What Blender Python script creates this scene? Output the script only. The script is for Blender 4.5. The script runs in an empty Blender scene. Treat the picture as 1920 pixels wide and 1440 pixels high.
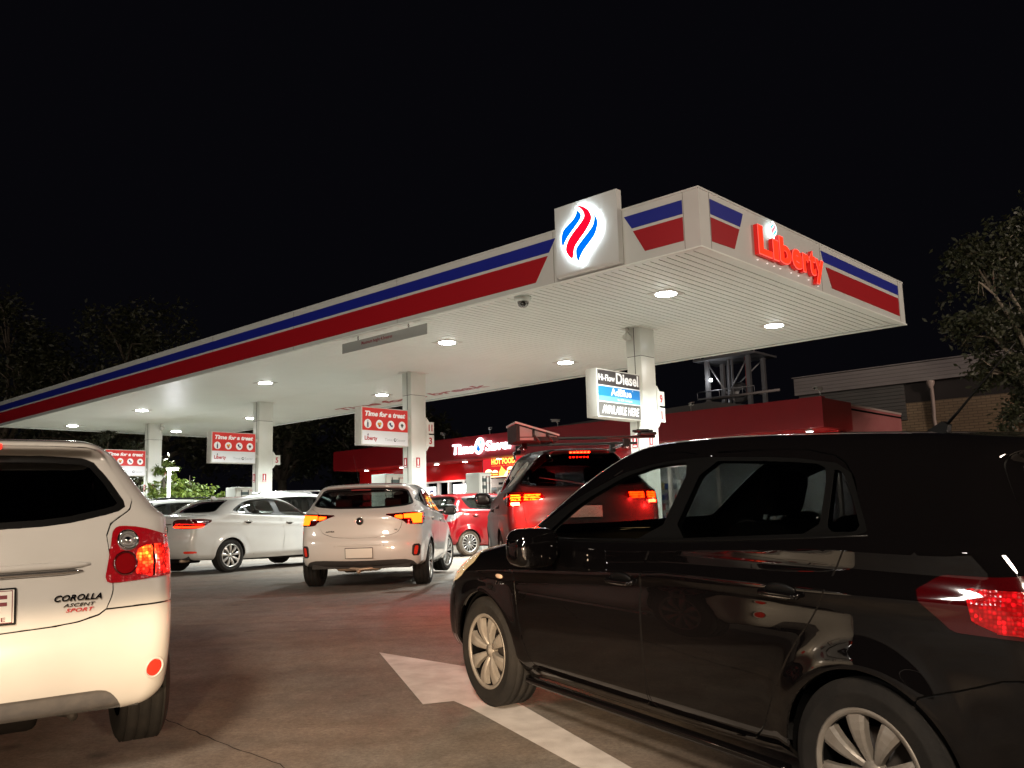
import bpy, bmesh, math, random
import numpy as np
from mathutils import Vector, Matrix

# ------------------------------------------------------------------ camera, world, exposure
R_ = math.radians
scene = bpy.context.scene
COL = scene.collection
F_PX, PITCH, ROLL, CAM_Z = 1670.74, 0.1485, -0.0264, 1.13

cp, sp = math.cos(PITCH), math.sin(PITCH)
cr, sr = math.cos(ROLL), math.sin(ROLL)
fwd = Vector((0, cp, sp)); up0 = Vector((0, -sp, cp)); rt0 = Vector((1, 0, 0))
rt = rt0 * cr + up0 * sr
up = up0 * cr - rt0 * sr
cam_d = bpy.data.cameras.new("camera")
cam = bpy.data.objects.new("camera", cam_d)
COL.objects.link(cam)
cam.matrix_world = Matrix(((rt.x, up.x, -fwd.x, 0), (rt.y, up.y, -fwd.y, 0), (rt.z, up.z, -fwd.z, CAM_Z), (0, 0, 0, 1)))
cam_d.sensor_width = 36.0
cam_d.lens = F_PX / 1920.0 * 36.0
cam_d.clip_start = 0.05
cam_d.clip_end = 2000
scene.camera = cam

world = bpy.data.worlds.new("World")
scene.world = world
world.use_nodes = True
wn = world.node_tree
bg = wn.nodes["Background"]
bg.inputs[0].default_value = (0.0022, 0.0021, 0.0032, 1)
bg.inputs[1].default_value = 0.8
scene.view_settings.view_transform = 'Standard'
scene.view_settings.look = 'None'
scene.view_settings.exposure = 0.12
scene.view_settings.gamma = 1.0
scene.view_settings.use_curve_mapping = False
scene.render.engine = 'CYCLES'
scene.cycles.max_bounces = 8
scene.cycles.diffuse_bounces = 4
scene.cycles.glossy_bounces = 4
scene.cycles.transparent_max_bounces = 16
scene.cycles.caustics_reflective = False
scene.cycles.caustics_refractive = False
scene.cycles.sample_clamp_indirect = 4.0
scene.cycles.use_denoising = True

rng = random.Random(7)

# ------------------------------------------------------------------ materials
MATS = {}
def mat(name, col=(.5, .5, .5), rough=.5, metal=0.0, coat=0.0, emit=None, estr=0.0, bump=None, var=None, spec=None, coat_rough=.03):
    """bump=(scale,strength,detail)  var=(scale,amount,col2)"""
    if name in MATS: return MATS[name]
    m = bpy.data.materials.new(name); m.use_nodes = True
    nt = m.node_tree; b = nt.nodes["Principled BSDF"]
    b.inputs["Base Color"].default_value = (*col, 1)
    b.inputs["Roughness"].default_value = rough
    b.inputs["Metallic"].default_value = metal
    b.inputs["Coat Weight"].default_value = coat
    b.inputs["Coat Roughness"].default_value = coat_rough
    if spec is not None: b.inputs["Specular IOR Level"].default_value = spec
    if emit is not None:
        b.inputs["Emission Color"].default_value = (*emit, 1)
        b.inputs["Emission Strength"].default_value = estr
    tc = nt.nodes.new("ShaderNodeTexCoord")
    if var:
        n = nt.nodes.new("ShaderNodeTexNoise"); n.inputs["Scale"].default_value = var[0]; n.inputs["Detail"].default_value = 6
        r = nt.nodes.new("ShaderNodeValToRGB"); r.color_ramp.elements[0].position = .35; r.color_ramp.elements[1].position = .68
        r.color_ramp.elements[0].color = (*col, 1); r.color_ramp.elements[1].color = (*var[2], 1)
        nt.links.new(tc.outputs["Object"], n.inputs["Vector"]); nt.links.new(n.outputs["Fac"], r.inputs["Fac"])
        mx = nt.nodes.new("ShaderNodeMixRGB"); mx.inputs[0].default_value = var[1]
        mx.inputs[1].default_value = (*col, 1)
        nt.links.new(r.outputs["Color"], mx.inputs[2]); nt.links.new(mx.outputs[0], b.inputs["Base Color"])
    if bump:
        n = nt.nodes.new("ShaderNodeTexNoise"); n.inputs["Scale"].default_value = bump[0]
        n.inputs["Detail"].default_value = bump[2] if len(bump) > 2 else 4
        bp = nt.nodes.new("ShaderNodeBump"); bp.inputs["Strength"].default_value = bump[1]; bp.inputs["Distance"].default_value = .01
        nt.links.new(tc.outputs["Object"], n.inputs["Vector"]); nt.links.new(n.outputs["Fac"], bp.inputs["Height"])
        nt.links.new(bp.outputs[0], b.inputs["Normal"])
    MATS[name] = m
    return m

def glass_mat(name, tint=(.35, .37, .36), rough=0.0, ior=1.5, grime=0.0):
    if name in MATS: return MATS[name]
    m = bpy.data.materials.new(name); m.use_nodes = True
    nt = m.node_tree; nt.nodes.clear()
    o = nt.nodes.new("ShaderNodeOutputMaterial"); t = nt.nodes.new("ShaderNodeBsdfTransparent"); g = nt.nodes.new("ShaderNodeBsdfGlossy")
    lw = nt.nodes.new("ShaderNodeLayerWeight"); lw.inputs[0].default_value = .5; mx = nt.nodes.new("ShaderNodeMixShader")
    pw = nt.nodes.new("ShaderNodeMath"); pw.operation = 'POWER'; pw.inputs[1].default_value = 4.0; nt.links.new(lw.outputs["Facing"], pw.inputs[0])
    fr = nt.nodes.new("ShaderNodeMath"); fr.operation = 'MULTIPLY_ADD'; fr.inputs[1].default_value = .9; fr.inputs[2].default_value = .05; nt.links.new(pw.outputs[0], fr.inputs[0])
    t.inputs[0].default_value = (*tint, 1); g.inputs[0].default_value = (1, 1, 1, 1); g.inputs["Roughness"].default_value = rough
    nt.links.new(fr.outputs[0], mx.inputs[0]); nt.links.new(t.outputs[0], mx.inputs[1]); nt.links.new(g.outputs[0], mx.inputs[2])
    last = mx
    if grime > 0:
        d = nt.nodes.new("ShaderNodeBsdfDiffuse"); d.inputs[0].default_value = (.5, .48, .45, 1)
        tc = nt.nodes.new("ShaderNodeTexCoord"); n = nt.nodes.new("ShaderNodeTexNoise"); mp = nt.nodes.new("ShaderNodeMapping")
        mp.inputs["Scale"].default_value = (1, 1, .35); n.inputs["Scale"].default_value = 28; n.inputs["Detail"].default_value = 8; n.inputs["Roughness"].default_value = .8
        r = nt.nodes.new("ShaderNodeValToRGB"); r.color_ramp.elements[0].position = .52; r.color_ramp.elements[1].position = .74
        r.color_ramp.elements[0].color = (grime * .15,) * 3 + (1,); r.color_ramp.elements[1].color = (grime,) * 3 + (1,)
        nt.links.new(tc.outputs["Object"], mp.inputs[0]); nt.links.new(mp.outputs[0], n.inputs["Vector"]); nt.links.new(n.outputs["Fac"], r.inputs[0])
        m2 = nt.nodes.new("ShaderNodeMixShader"); nt.links.new(r.outputs[0], m2.inputs[0]); nt.links.new(mx.outputs[0], m2.inputs[1]); nt.links.new(d.outputs[0], m2.inputs[2])
        last = m2
    nt.links.new(last.outputs[0], o.inputs[0])
    MATS[name] = m
    return m

def emis(name, col, s):
    if name in MATS: return MATS[name]
    m = bpy.data.materials.new(name); m.use_nodes = True
    nt = m.node_tree; nt.nodes.clear()
    o = nt.nodes.new("ShaderNodeOutputMaterial"); e = nt.nodes.new("ShaderNodeEmission")
    e.inputs[0].default_value = (*col, 1); e.inputs[1].default_value = s
    nt.links.new(e.outputs[0], o.inputs[0]); MATS[name] = m
    return m

def lamp_mat(name, base, hot, edge, centre, radius, s_hot, s_edge, grid=60.0):
    """a lit lens: red plastic with a moulded prism grid, lit from a bulb at `centre` (object space)"""
    if name in MATS: return MATS[name]
    m = bpy.data.materials.new(name); m.use_nodes = True
    nt = m.node_tree; b = nt.nodes["Principled BSDF"]
    b.inputs["Base Color"].default_value = (*base, 1); b.inputs["Roughness"].default_value = .12; b.inputs["Coat Weight"].default_value = 1
    tc = nt.nodes.new("ShaderNodeTexCoord")
    d = nt.nodes.new("ShaderNodeVectorMath"); d.operation = 'DISTANCE'; d.inputs[1].default_value = centre
    nt.links.new(tc.outputs["Object"], d.inputs[0])
    mr = nt.nodes.new("ShaderNodeMapRange"); mr.inputs[1].default_value = 0; mr.inputs[2].default_value = radius; mr.inputs[3].default_value = 1; mr.inputs[4].default_value = 0
    nt.links.new(d.outputs["Value"], mr.inputs[0])
    pw = nt.nodes.new("ShaderNodeMath"); pw.operation = 'POWER'; pw.inputs[1].default_value = 1.8
    nt.links.new(mr.outputs[0], pw.inputs[0])
    v = nt.nodes.new("ShaderNodeTexVoronoi"); v.inputs["Scale"].default_value = grid; v.inputs["Randomness"].default_value = .35
    nt.links.new(tc.outputs["Object"], v.inputs["Vector"])
    vm = nt.nodes.new("ShaderNodeMapRange"); vm.inputs[1].default_value = .1; vm.inputs[2].default_value = .65; vm.inputs[3].default_value = 1.5; vm.inputs[4].default_value = .35
    nt.links.new(v.outputs["Distance"], vm.inputs[0])
    cm = nt.nodes.new("ShaderNodeMixRGB"); cm.inputs[1].default_value = (*edge, 1); cm.inputs[2].default_value = (*hot, 1)
    nt.links.new(pw.outputs[0], cm.inputs[0])
    st = nt.nodes.new("ShaderNodeMapRange"); st.inputs[3].default_value = s_edge; st.inputs[4].default_value = s_hot
    nt.links.new(pw.outputs[0], st.inputs[0])
    mu = nt.nodes.new("ShaderNodeMath"); mu.operation = 'MULTIPLY'; nt.links.new(st.outputs[0], mu.inputs[0]); nt.links.new(vm.outputs[0], mu.inputs[1])
    sc = nt.nodes.new("ShaderNodeSeparateColor"); nt.links.new(v.outputs["Color"], sc.inputs[0])
    p2 = nt.nodes.new("ShaderNodeMath"); p2.operation = 'POWER'; p2.inputs[1].default_value = 2.2; nt.links.new(sc.outputs[0], p2.inputs[0])
    sm = nt.nodes.new("ShaderNodeMath"); sm.operation = 'MULTIPLY_ADD'; sm.inputs[1].default_value = 2.2; sm.inputs[2].default_value = .3; nt.links.new(p2.outputs[0], sm.inputs[0])
    mz = nt.nodes.new("ShaderNodeMath"); mz.operation = 'MULTIPLY'; nt.links.new(mu.outputs[0], mz.inputs[0]); nt.links.new(sm.outputs[0], mz.inputs[1]); mu = mz
    bp = nt.nodes.new("ShaderNodeBump"); bp.inputs["Strength"].default_value = .5; bp.inputs["Distance"].default_value = .003; nt.links.new(v.outputs["Distance"], bp.inputs["Height"]); nt.links.new(bp.outputs[0], b.inputs["Normal"])
    nt.links.new(cm.outputs[0], b.inputs["Emission Color"]); nt.links.new(mu.outputs[0], b.inputs["Emission Strength"])
    MATS[name] = m
    return m

# ------------------------------------------------------------------ mesh builder
class MB:
    def __init__(s): s.v = []; s.f = []; s.m = []; s.mats = []; s.sm = []
    def mi(s, m):
        if m not in s.mats: s.mats.append(m)
        return s.mats.index(m)
    def add(s, vs, fs, m, M=None, smooth=False):
        o = len(s.v); k = s.mi(m)
        for p in vs: s.v.append(tuple(M @ Vector(p)) if M is not None else tuple(p))
        for f in fs: s.f.append([o + i for i in f]); s.m.append(k); s.sm.append(smooth)
    def box(s, a, b, m, M=None, bev=0.0):
        x0, y0, z0 = [min(p, q) for p, q in zip(a, b)]; x1, y1, z1 = [max(p, q) for p, q in zip(a, b)]
        if bev <= 0:
            vs = [(x0, y0, z0), (x1, y0, z0), (x1, y1, z0), (x0, y1, z0), (x0, y0, z1), (x1, y0, z1), (x1, y1, z1), (x0, y1, z1)]
            fs = [(0, 3, 2, 1), (4, 5, 6, 7), (0, 1, 5, 4), (1, 2, 6, 5), (2, 3, 7, 6), (3, 0, 4, 7)]
            s.add(vs, fs, m, M); return
        bm = bmesh.new(); bmesh.ops.create_cube(bm, size=1)
        for v in bm.verts: v.co = Vector(((x0 + x1) / 2 + v.co.x * (x1 - x0), (y0 + y1) / 2 + v.co.y * (y1 - y0), (z0 + z1) / 2 + v.co.z * (z1 - z0)))
        bmesh.ops.bevel(bm, geom=list(bm.edges), offset=min(bev, .49 * min(x1 - x0, y1 - y0, z1 - z0)), segments=3, profile=.5, affect='EDGES')
        s.bm(bm, m, M, True)
    def bm(s, bm, m, M=None, smooth=False):
        bm.verts.ensure_lookup_table(); bm.verts.index_update()
        s.add([v.co.copy() for v in bm.verts], [[v.index for v in f.verts] for f in bm.faces], m, M, smooth); bm.free()
    def prism(s, poly, d0, d1, m, M=None, cap=True):
        """polygon in the XY plane of M, extruded along its Z from d0 to d1"""
        n = len(poly)
        ar = sum(poly[i][0] * poly[(i + 1) % n][1] - poly[(i + 1) % n][0] * poly[i][1] for i in range(n))
        if ar < 0: poly = poly[::-1]
        vs = [(p[0], p[1], d0) for p in poly] + [(p[0], p[1], d1) for p in poly]
        fs = [(i, (i + 1) % n, n + (i + 1) % n, n + i) for i in range(n)]
        if cap: fs += [tuple(range(n - 1, -1, -1)), tuple(range(n, 2 * n))]
        s.add(vs, fs, m, M)
    def tube(s, pts, r, m, seg=8, M=None):
        pts = [Vector(p) for p in pts]; rr = r if isinstance(r, (list, tuple)) else [r] * len(pts)
        vs = []; fs = []
        prev = None
        for i, p in enumerate(pts):
            t = (pts[min(i + 1, len(pts) - 1)] - pts[max(i - 1, 0)]).normalized()
            if prev is None:
                a = Vector((0, 0, 1)) if abs(t.z) < .9 else Vector((1, 0, 0)); u = t.cross(a).normalized()
            else:
                u = (prev - t * prev.dot(t)).normalized()
            prev = u; w = t.cross(u)
            for k in range(seg):
                an = 2 * math.pi * k / seg; vs.append(p + (u * math.cos(an) + w * math.sin(an)) * rr[i])
        for i in range(len(pts) - 1):
            for k in range(seg):
                a = i * seg + k; b = i * seg + (k + 1) % seg; fs.append((a, b, b + seg, a + seg))
        fs.append(tuple(range(seg - 1, -1, -1))); fs.append(tuple(range(len(vs) - seg, len(vs))))
        s.add(vs, fs, m, M, True)
    def lathe(s, prof, m, seg=32, M=None, smooth=True):
        """prof (r, h) about the local Z axis"""
        vs = []; fs = []; n = len(prof)
        for k in range(seg):
            an = 2 * math.pi * k / seg
            for r, h in prof: vs.append((r * math.cos(an), r * math.sin(an), h))
        for k in range(seg):
            k2 = (k + 1) % seg
            for i in range(n - 1):
                fs.append((k * n + i, k2 * n + i, k2 * n + i + 1, k * n + i + 1))
        s.add(vs, fs, m, M, smooth)
    def ell(s, c, r, m, M=None, p=2.0, seg=16):
        """superellipsoid"""
        vs = []; fs = []; h = seg // 2
        def sg(t): return math.copysign(abs(t) ** (2 / p), t)
        for i in range(h + 1):
            a = -math.pi / 2 + math.pi * i / h
            for k in range(seg):
                b = 2 * math.pi * k / seg
                vs.append((c[0] + r[0] * sg(math.cos(a)) * sg(math.cos(b)), c[1] + r[1] * sg(math.cos(a)) * sg(math.sin(b)), c[2] + r[2] * sg(math.sin(a))))
        for i in range(h):
            for k in range(seg):
                a = i * seg + k; b = i * seg + (k + 1) % seg; fs.append((a, b, b + seg, a + seg))
        s.add(vs, fs, m, M, True)
    def build(s, name, parent=None, M=None):
        me = bpy.data.meshes.new(name); me.from_pydata(s.v, [], s.f)
        for m in s.mats: me.materials.append(m)
        me.polygons.foreach_set("material_index", s.m); me.polygons.foreach_set("use_smooth", s.sm)
        me.update()
        o = bpy.data.objects.new(name, me); COL.objects.link(o)
        if parent is not None: o.parent = parent
        if M is not None: o.matrix_local = M
        return o

def tag(o, label=None, cat=None, group=None, kind=None):
    if label: o["label"] = label
    if cat: o["category"] = cat
    if group: o["group"] = group
    if kind: o["kind"] = kind
    return o

def empty(name, M, label, cat, group=None):
    o = bpy.data.objects.new(name, None); COL.objects.link(o); o.matrix_world = M
    o.empty_display_size = .1
    return tag(o, label, cat, group)

_txt = {}
def text_mesh(body, shear=0.0, offset=0.0, depth=1.0, res=4, spacing=1.0):
    """verts/faces of a word; x centred nowhere: returned with its bounding box"""
    key = (body, shear, offset, res, spacing)
    if key not in _txt:
        cu = bpy.data.curves.new("t", 'FONT'); cu.body = body; cu.size = 1; cu.shear = shear; cu.offset = offset
        cu.extrude = .5; cu.resolution_u = res; cu.space_character = spacing
        o = bpy.data.objects.new("t", cu); COL.objects.link(o)
        dg = bpy.context.evaluated_depsgraph_get(); dg.update()
        me = bpy.data.meshes.new_from_object(o.evaluated_get(dg))
        vs = [tuple(v.co) for v in me.vertices]; fs = [tuple(p.vertices) for p in me.polygons]
        bpy.data.objects.remove(o); bpy.data.meshes.remove(me); bpy.data.curves.remove(cu)
        _txt[key] = (vs, fs)
    return _txt[key]
def add_text(mb, body, m, M, x0, y0, w, h, d0=0.0, d1=.003, shear=0.0, offset=0.0, spacing=1.0):
    """fits the word in the box (x0,y0,w,h) of plane M, from depth d0 to d1"""
    vs, fs = text_mesh(body, shear, offset, spacing=spacing)
    xs = [v[0] for v in vs]; ys = [v[1] for v in vs]
    sx = w / (max(xs) - min(xs)); sy = h / (max(ys) - min(ys))
    mb.add([(x0 + (v[0] - min(xs)) * sx, y0 + (v[1] - min(ys)) * sy, d0 + (v[2] + .5) * (d1 - d0)) for v in vs], fs, m, M)

def frame(o, u, v):
    """plane frame: x along u, y along v, z out of the plane"""
    u = Vector(u).normalized(); v = Vector(v).normalized(); n = u.cross(v)
    return Matrix(((u.x, v.x, n.x, o[0]), (u.y, v.y, n.y, o[1]), (u.z, v.z, n.z, o[2]), (0, 0, 0, 1)))

def gz(y):
    """height of the forecourt: a ramp that eases out under the canopy"""
    k = .03; g = .045 * (y - 4.6); c = .195 + .003 * (y - 9)
    g = -k * np.logaddexp(-g / k, -c / k); g = k * np.logaddexp(g / k, -.25 / k)
    return float(g)
# ------------------------------------------------------------------ dipped headlamps of the car the picture is taken from
def headlamp(name, x, y, z, energy, yaw, cone=90, blend=.8):
    L = bpy.data.lights.new(name, 'SPOT'); L.energy = energy; L.spot_size = R_(cone); L.spot_blend = blend; L.shadow_soft_size = .05; L.color = (1, .72, .46)
    L.use_nodes = True; nt = L.node_tree; em = nt.nodes["Emission"]
    g = nt.nodes.new("ShaderNodeNewGeometry"); s = nt.nodes.new("ShaderNodeSeparateXYZ"); nt.links.new(g.outputs["Incoming"], s.inputs[0])
    # dipped beam: a sharp upper edge, brightest just under it
    mr = nt.nodes.new("ShaderNodeMapRange"); mr.interpolation_type = 'SMOOTHSTEP'
    mr.inputs[1].default_value = BEAM_TOP + .022; mr.inputs[2].default_value = BEAM_TOP - .022; mr.inputs[3].default_value = .02; mr.inputs[4].default_value = 1.0
    m2 = nt.nodes.new("ShaderNodeMapRange"); m2.inputs[1].default_value = BEAM_TOP - .30; m2.inputs[2].default_value = BEAM_TOP; m2.inputs[3].default_value = .55; m2.inputs[4].default_value = 1.5
    mu = nt.nodes.new("ShaderNodeMath"); mu.operation = 'MULTIPLY'
    nt.links.new(s.outputs[2], mr.inputs[0]); nt.links.new(s.outputs[2], m2.inputs[0]); nt.links.new(mr.outputs[0], mu.inputs[0]); nt.links.new(m2.outputs[0], mu.inputs[1]); nt.links.new(mu.outputs[0], em.inputs["Strength"])
    o = bpy.data.objects.new(name, L); COL.objects.link(o); o.location = (x, y, z); o.rotation_euler = (R_(90 - 1), 0, yaw)
BEAM_TOP = .055
headlamp('headlamp_beam_left', -1.05, 1.2, .62, 360, .26)
headlamp('headlamp_beam_right', .05, 1.2, .62, 900, .14, 60, 1.0)

# ------------------------------------------------------------------ cars: implicit body, polygonised, then cut along panel outlines
def catmull(pts, n=6, closed=True):
    P = [np.array(p[:2], float) for p in pts]; out = []; N = len(P)
    rngN = N if closed else N - 1
    for i in range(rngN):
        p0 = P[(i - 1) % N] if closed or i > 0 else P[i]; p1 = P[i]; p2 = P[(i + 1) % N]; p3 = P[(i + 2) % N] if closed or i + 2 < N else P[i + 1]
        for k in range(n):
            t = k / n
            out.append(.5 * ((2 * p1) + (-p0 + p2) * t + (2 * p0 - 5 * p1 + 4 * p2 - p3) * t * t + (-p0 + 3 * p1 - 3 * p2 + p3) * t ** 3))
    return np.array(out)

def sdf_poly(X, Z, poly):
    """signed distance (negative inside), vectorised"""
    d = np.full(X.shape, 1e9); inside = np.zeros(X.shape, bool); n = len(poly)
    for i in range(n):
        ax, az = poly[i]; bx, bz = poly[(i + 1) % n]; ex, ez = bx - ax, bz - az
        L = ex * ex + ez * ez
        if L < 1e-14: continue
        t = np.clip(((X - ax) * ex + (Z - az) * ez) / L, 0, 1)
        dd = (X - ax - t * ex) ** 2 + (Z - az - t * ez) ** 2
        d = np.minimum(d, dd)
        c = ((az > Z) != (bz > Z)) & (X < (bx - ax) * (Z - az) / (bz - az + 1e-20) + ax)
        inside ^= c
    d = np.sqrt(d); return np.where(inside, -d, d)

def chaikin(poly, n=1, q=.25):
    P = [np.array(p, float) for p in poly]
    for _ in range(n):
        o = []
        for i in range(len(P)):
            a, b = P[i], P[(i + 1) % len(P)]
            o += [a * (1 - q) + b * q, a * q + b * (1 - q)]
        P = o
    return np.array(P)

def smax(a, b, k):
    h = np.maximum(k - np.abs(a - b), 0) / k
    return np.maximum(a, b) + h * h * k * .25
def sstep(a, b, x):
    t = np.clip((x - a) / (b - a), 0, 1); return t * t * (3 - 2 * t)

class Body:
    def __init__(s, sp):
        s.sp = sp
        poly = catmull(sp['profile'], 6)
        s.x0, s.x1 = poly[:, 0].min() - .3, poly[:, 0].max() + .3
        s.z0, s.z1 = 0.0, poly[:, 1].max() + .3
        s.g = .01
        xs = np.arange(s.x0, s.x1, s.g); zs = np.arange(s.z0, s.z1, s.g)
        X, Z = np.meshgrid(xs, zs, indexing='ij')
        D = sdf_poly(X, Z, poly)
        sg = sp.get('blur', .02) / s.g; kx = np.arange(-int(3 * sg) - 1, int(3 * sg) + 2); ker = np.exp(-.5 * (kx / sg) ** 2); ker /= ker.sum()
        pad = len(kx) // 2
        D = np.apply_along_axis(lambda m: np.convolve(np.pad(m, pad, 'edge'), ker, 'valid'), 0, D)
        D = np.apply_along_axis(lambda m: np.convolve(np.pad(m, pad, 'edge'), ker, 'valid'), 1, D)
        s.D = D
    def sd2(s, x, z):
        u = np.clip((x - s.x0) / s.g, 0, s.D.shape[0] - 1.001); v = np.clip((z - s.z0) / s.g, 0, s.D.shape[1] - 1.001)
        i = u.astype(int); j = v.astype(int); u -= i; v -= j
        return (s.D[i, j] * (1 - u) * (1 - v) + s.D[i + 1, j] * u * (1 - v) + s.D[i, j + 1] * (1 - u) * v + s.D[i + 1, j + 1] * u * v)
    def half(s, x, z):
        sp = s.sp
        xr, xf = sp['rear'], sp['front']
        W = np.full(x.shape, sp['W'])
        tr = np.clip((sp['rt'][0] - x) / (sp['rt'][0] - xr), 0, 1.3); W = W - sp['rt'][1] * tr ** sp['rt'][2]
        tf = np.clip((x - sp['ft'][0]) / (xf - sp['ft'][0]), 0, 1.3); W = W - sp['ft'][1] * tf ** sp['ft'][2]
        zb = np.interp(x, [p[0] for p in sp['belt']], [p[1] for p in sp['belt']])
        # lower body: barrel section with a tuck towards the sill and a crease
        zc = sp.get('zc', .72)
        W = W - sp.get('bar', .035) * ((z - zc) / .42) ** 2 * (z < zc) - .02 * np.clip((z - zc) / .3, 0, 1) ** 2
        W = W - sp.get('tuck', .05) * sstep(.36, .20, z)
        cz = sp.get('crease')
        if cz: # light-catching shoulder line
            zl = np.interp(x, [p[0] for p in cz], [p[1] for p in cz]); dz = z - zl
            W = W + .012 * np.exp(-(dz / .035) ** 2) * sstep(xr + .1, xr + .6, x) * sstep(xf - .1, xf - .6, x)
        t = np.maximum(z - zb, 0)
        W = W - sp.get('step', .02) * sstep(0, .06, z - zb) - math.tan(sp['tumble']) * t - sp.get('tq', .12) * t * t
        W = W - sp.get('rn', 0) * t * sstep(.9, -.4, x)
        for wx in (0, sp['wb']):
            r = np.sqrt((x - wx) ** 2 + (z - sp['R']) ** 2); ra = sp['arch']
            W = W + sp.get('flare', .018) * np.exp(-(np.maximum(r - ra, 0) / .07) ** 2) * (z < zb)
        return W
    def f(s, x, y, z):
        sp = s.sp; a = np.abs(y)
        q = a / sp['W']
        xm = (sp['rear'] + sp['front']) / 2
        wr = sstep(xm, sp['rear'] + .5, x); wf = sstep(xm, sp['front'] - .7, x)
        xs = x - sp['kr'] * wr * q ** sp.get('pr', 3.0) + sp['kf'] * wf * q ** 2.4
        zs = z + sp.get('crown', .045) * q ** 2 * sstep(.7, 1.2, z) + sp.get('hcrown', .05) * q ** 2 * wf * sstep(.5, .8, z)
        k = sp.get('k0', .10) + (sp.get('k1', .16) - sp.get('k0', .10)) * sstep(.9, 1.25, z)
        return smax(s.sd2(xs, zs), a - s.half(x, z), k)
    def grad(s, P, e=.012):
        x, y, z = P[:, 0], P[:, 1], P[:, 2]
        return np.stack([s.f(x + e, y, z) - s.f(x - e, y, z), s.f(x, y + e, z) - s.f(x, y - e, z), s.f(x, y, z + e) - s.f(x, y, z - e)], 1) / (2 * e)
    def mesh(s, h):
        sp = s.sp
        xs = np.arange(sp['rear'] - .08, sp['front'] + .1, h); ys = np.arange(-sp['W'] - .1, sp['W'] + .1 + h, h); ys = ys - (ys[0] + ys[-1]) / 2 + h * .13
        zs = np.arange(.08, sp['top'] + .08, h)
        X, Y, Z = np.meshgrid(xs, ys, zs, indexing='ij')
        F = s.f(X.ravel(), Y.ravel(), Z.ravel()).reshape(X.shape)
        I = F < 0; nx, ny, nz = F.shape
        c = np.zeros((nx - 1, ny - 1, nz - 1), int)
        for a in (0, 1):
            for b in (0, 1):
                for d in (0, 1): c += I[a:nx - 1 + a, b:ny - 1 + b, d:nz - 1 + d]
        act = (c > 0) & (c < 8); idx = -np.ones(c.shape, int); idx[act] = np.arange(act.sum())
        ci = np.argwhere(act); acc = np.zeros((len(ci), 3)); cnt = np.zeros(len(ci))
        corners = [(a, b, d) for a in (0, 1) for b in (0, 1) for d in (0, 1)]
        for p in corners:
            for ax in range(3):
                if p[ax] == 1: continue
                q = list(p); q[ax] = 1
                f0 = F[ci[:, 0] + p[0], ci[:, 1] + p[1], ci[:, 2] + p[2]]; f1 = F[ci[:, 0] + q[0], ci[:, 1] + q[1], ci[:, 2] + q[2]]
                m = (f0 < 0) != (f1 < 0); t = np.where(m, f0 / np.where(m, f0 - f1, 1), 0)
                pos = ci + np.array(p); pos = pos.astype(float); pos[:, ax] += t
                acc[m] += pos[m]; cnt[m] += 1
        V = acc / cnt[:, None]; V = np.stack([xs[0] + V[:, 0] * h, ys[0] + V[:, 1] * h, zs[0] + V[:, 2] * h], 1)
        quads = []
        for ax in range(3):
            sl0 = [slice(None)] * 3; sl1 = [slice(None)] * 3; sl0[ax] = slice(0, -1); sl1[ax] = slice(1, None)
            A, B = I[tuple(sl0)], I[tuple(sl1)]
            e = np.argwhere(A != B); e = e[(e.min(1) >= 0)]
            o1, o2 = [(1, 2), (2, 0), (0, 1)][ax]
            ok = (e[:, o1] > 0) & (e[:, o2] > 0) & (e[:, o1] < F.shape[o1] - 1) & (e[:, o2] < F.shape[o2] - 1); e = e[ok]
            s_in = A[tuple(e.T)]
            def gi(d1, d2):
                c_ = e.copy(); c_[:, o1] -= d1; c_[:, o2] -= d2; return idx[tuple(c_.T)]
            q = np.stack([gi(1, 1), gi(0, 1), gi(0, 0), gi(1, 0)], 1)
            q[~s_in] = q[~s_in][:, ::-1]; quads.append(q)
        Q = np.concatenate(quads); Q = Q[(Q >= 0).all(1)]
        for _ in range(3):
            fv = s.f(V[:, 0], V[:, 1], V[:, 2]); g = s.grad(V); st = fv / np.maximum((g ** 2).sum(1), .2)
            V = V - g * np.clip(st, -h, h)[:, None]
        g = s.grad(V); N = g / np.linalg.norm(g, axis=1)[:, None]
        d1 = np.linalg.norm(V[Q[:, 0]] - V[Q[:, 2]], axis=1); d2 = np.linalg.norm(V[Q[:, 1]] - V[Q[:, 3]], axis=1); m = d1 < d2
        T = np.concatenate([Q[m][:, [0, 1, 2]], Q[m][:, [0, 2, 3]], Q[~m][:, [0, 1, 3]], Q[~m][:, [1, 2, 3]]])
        return V, N, T

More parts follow.
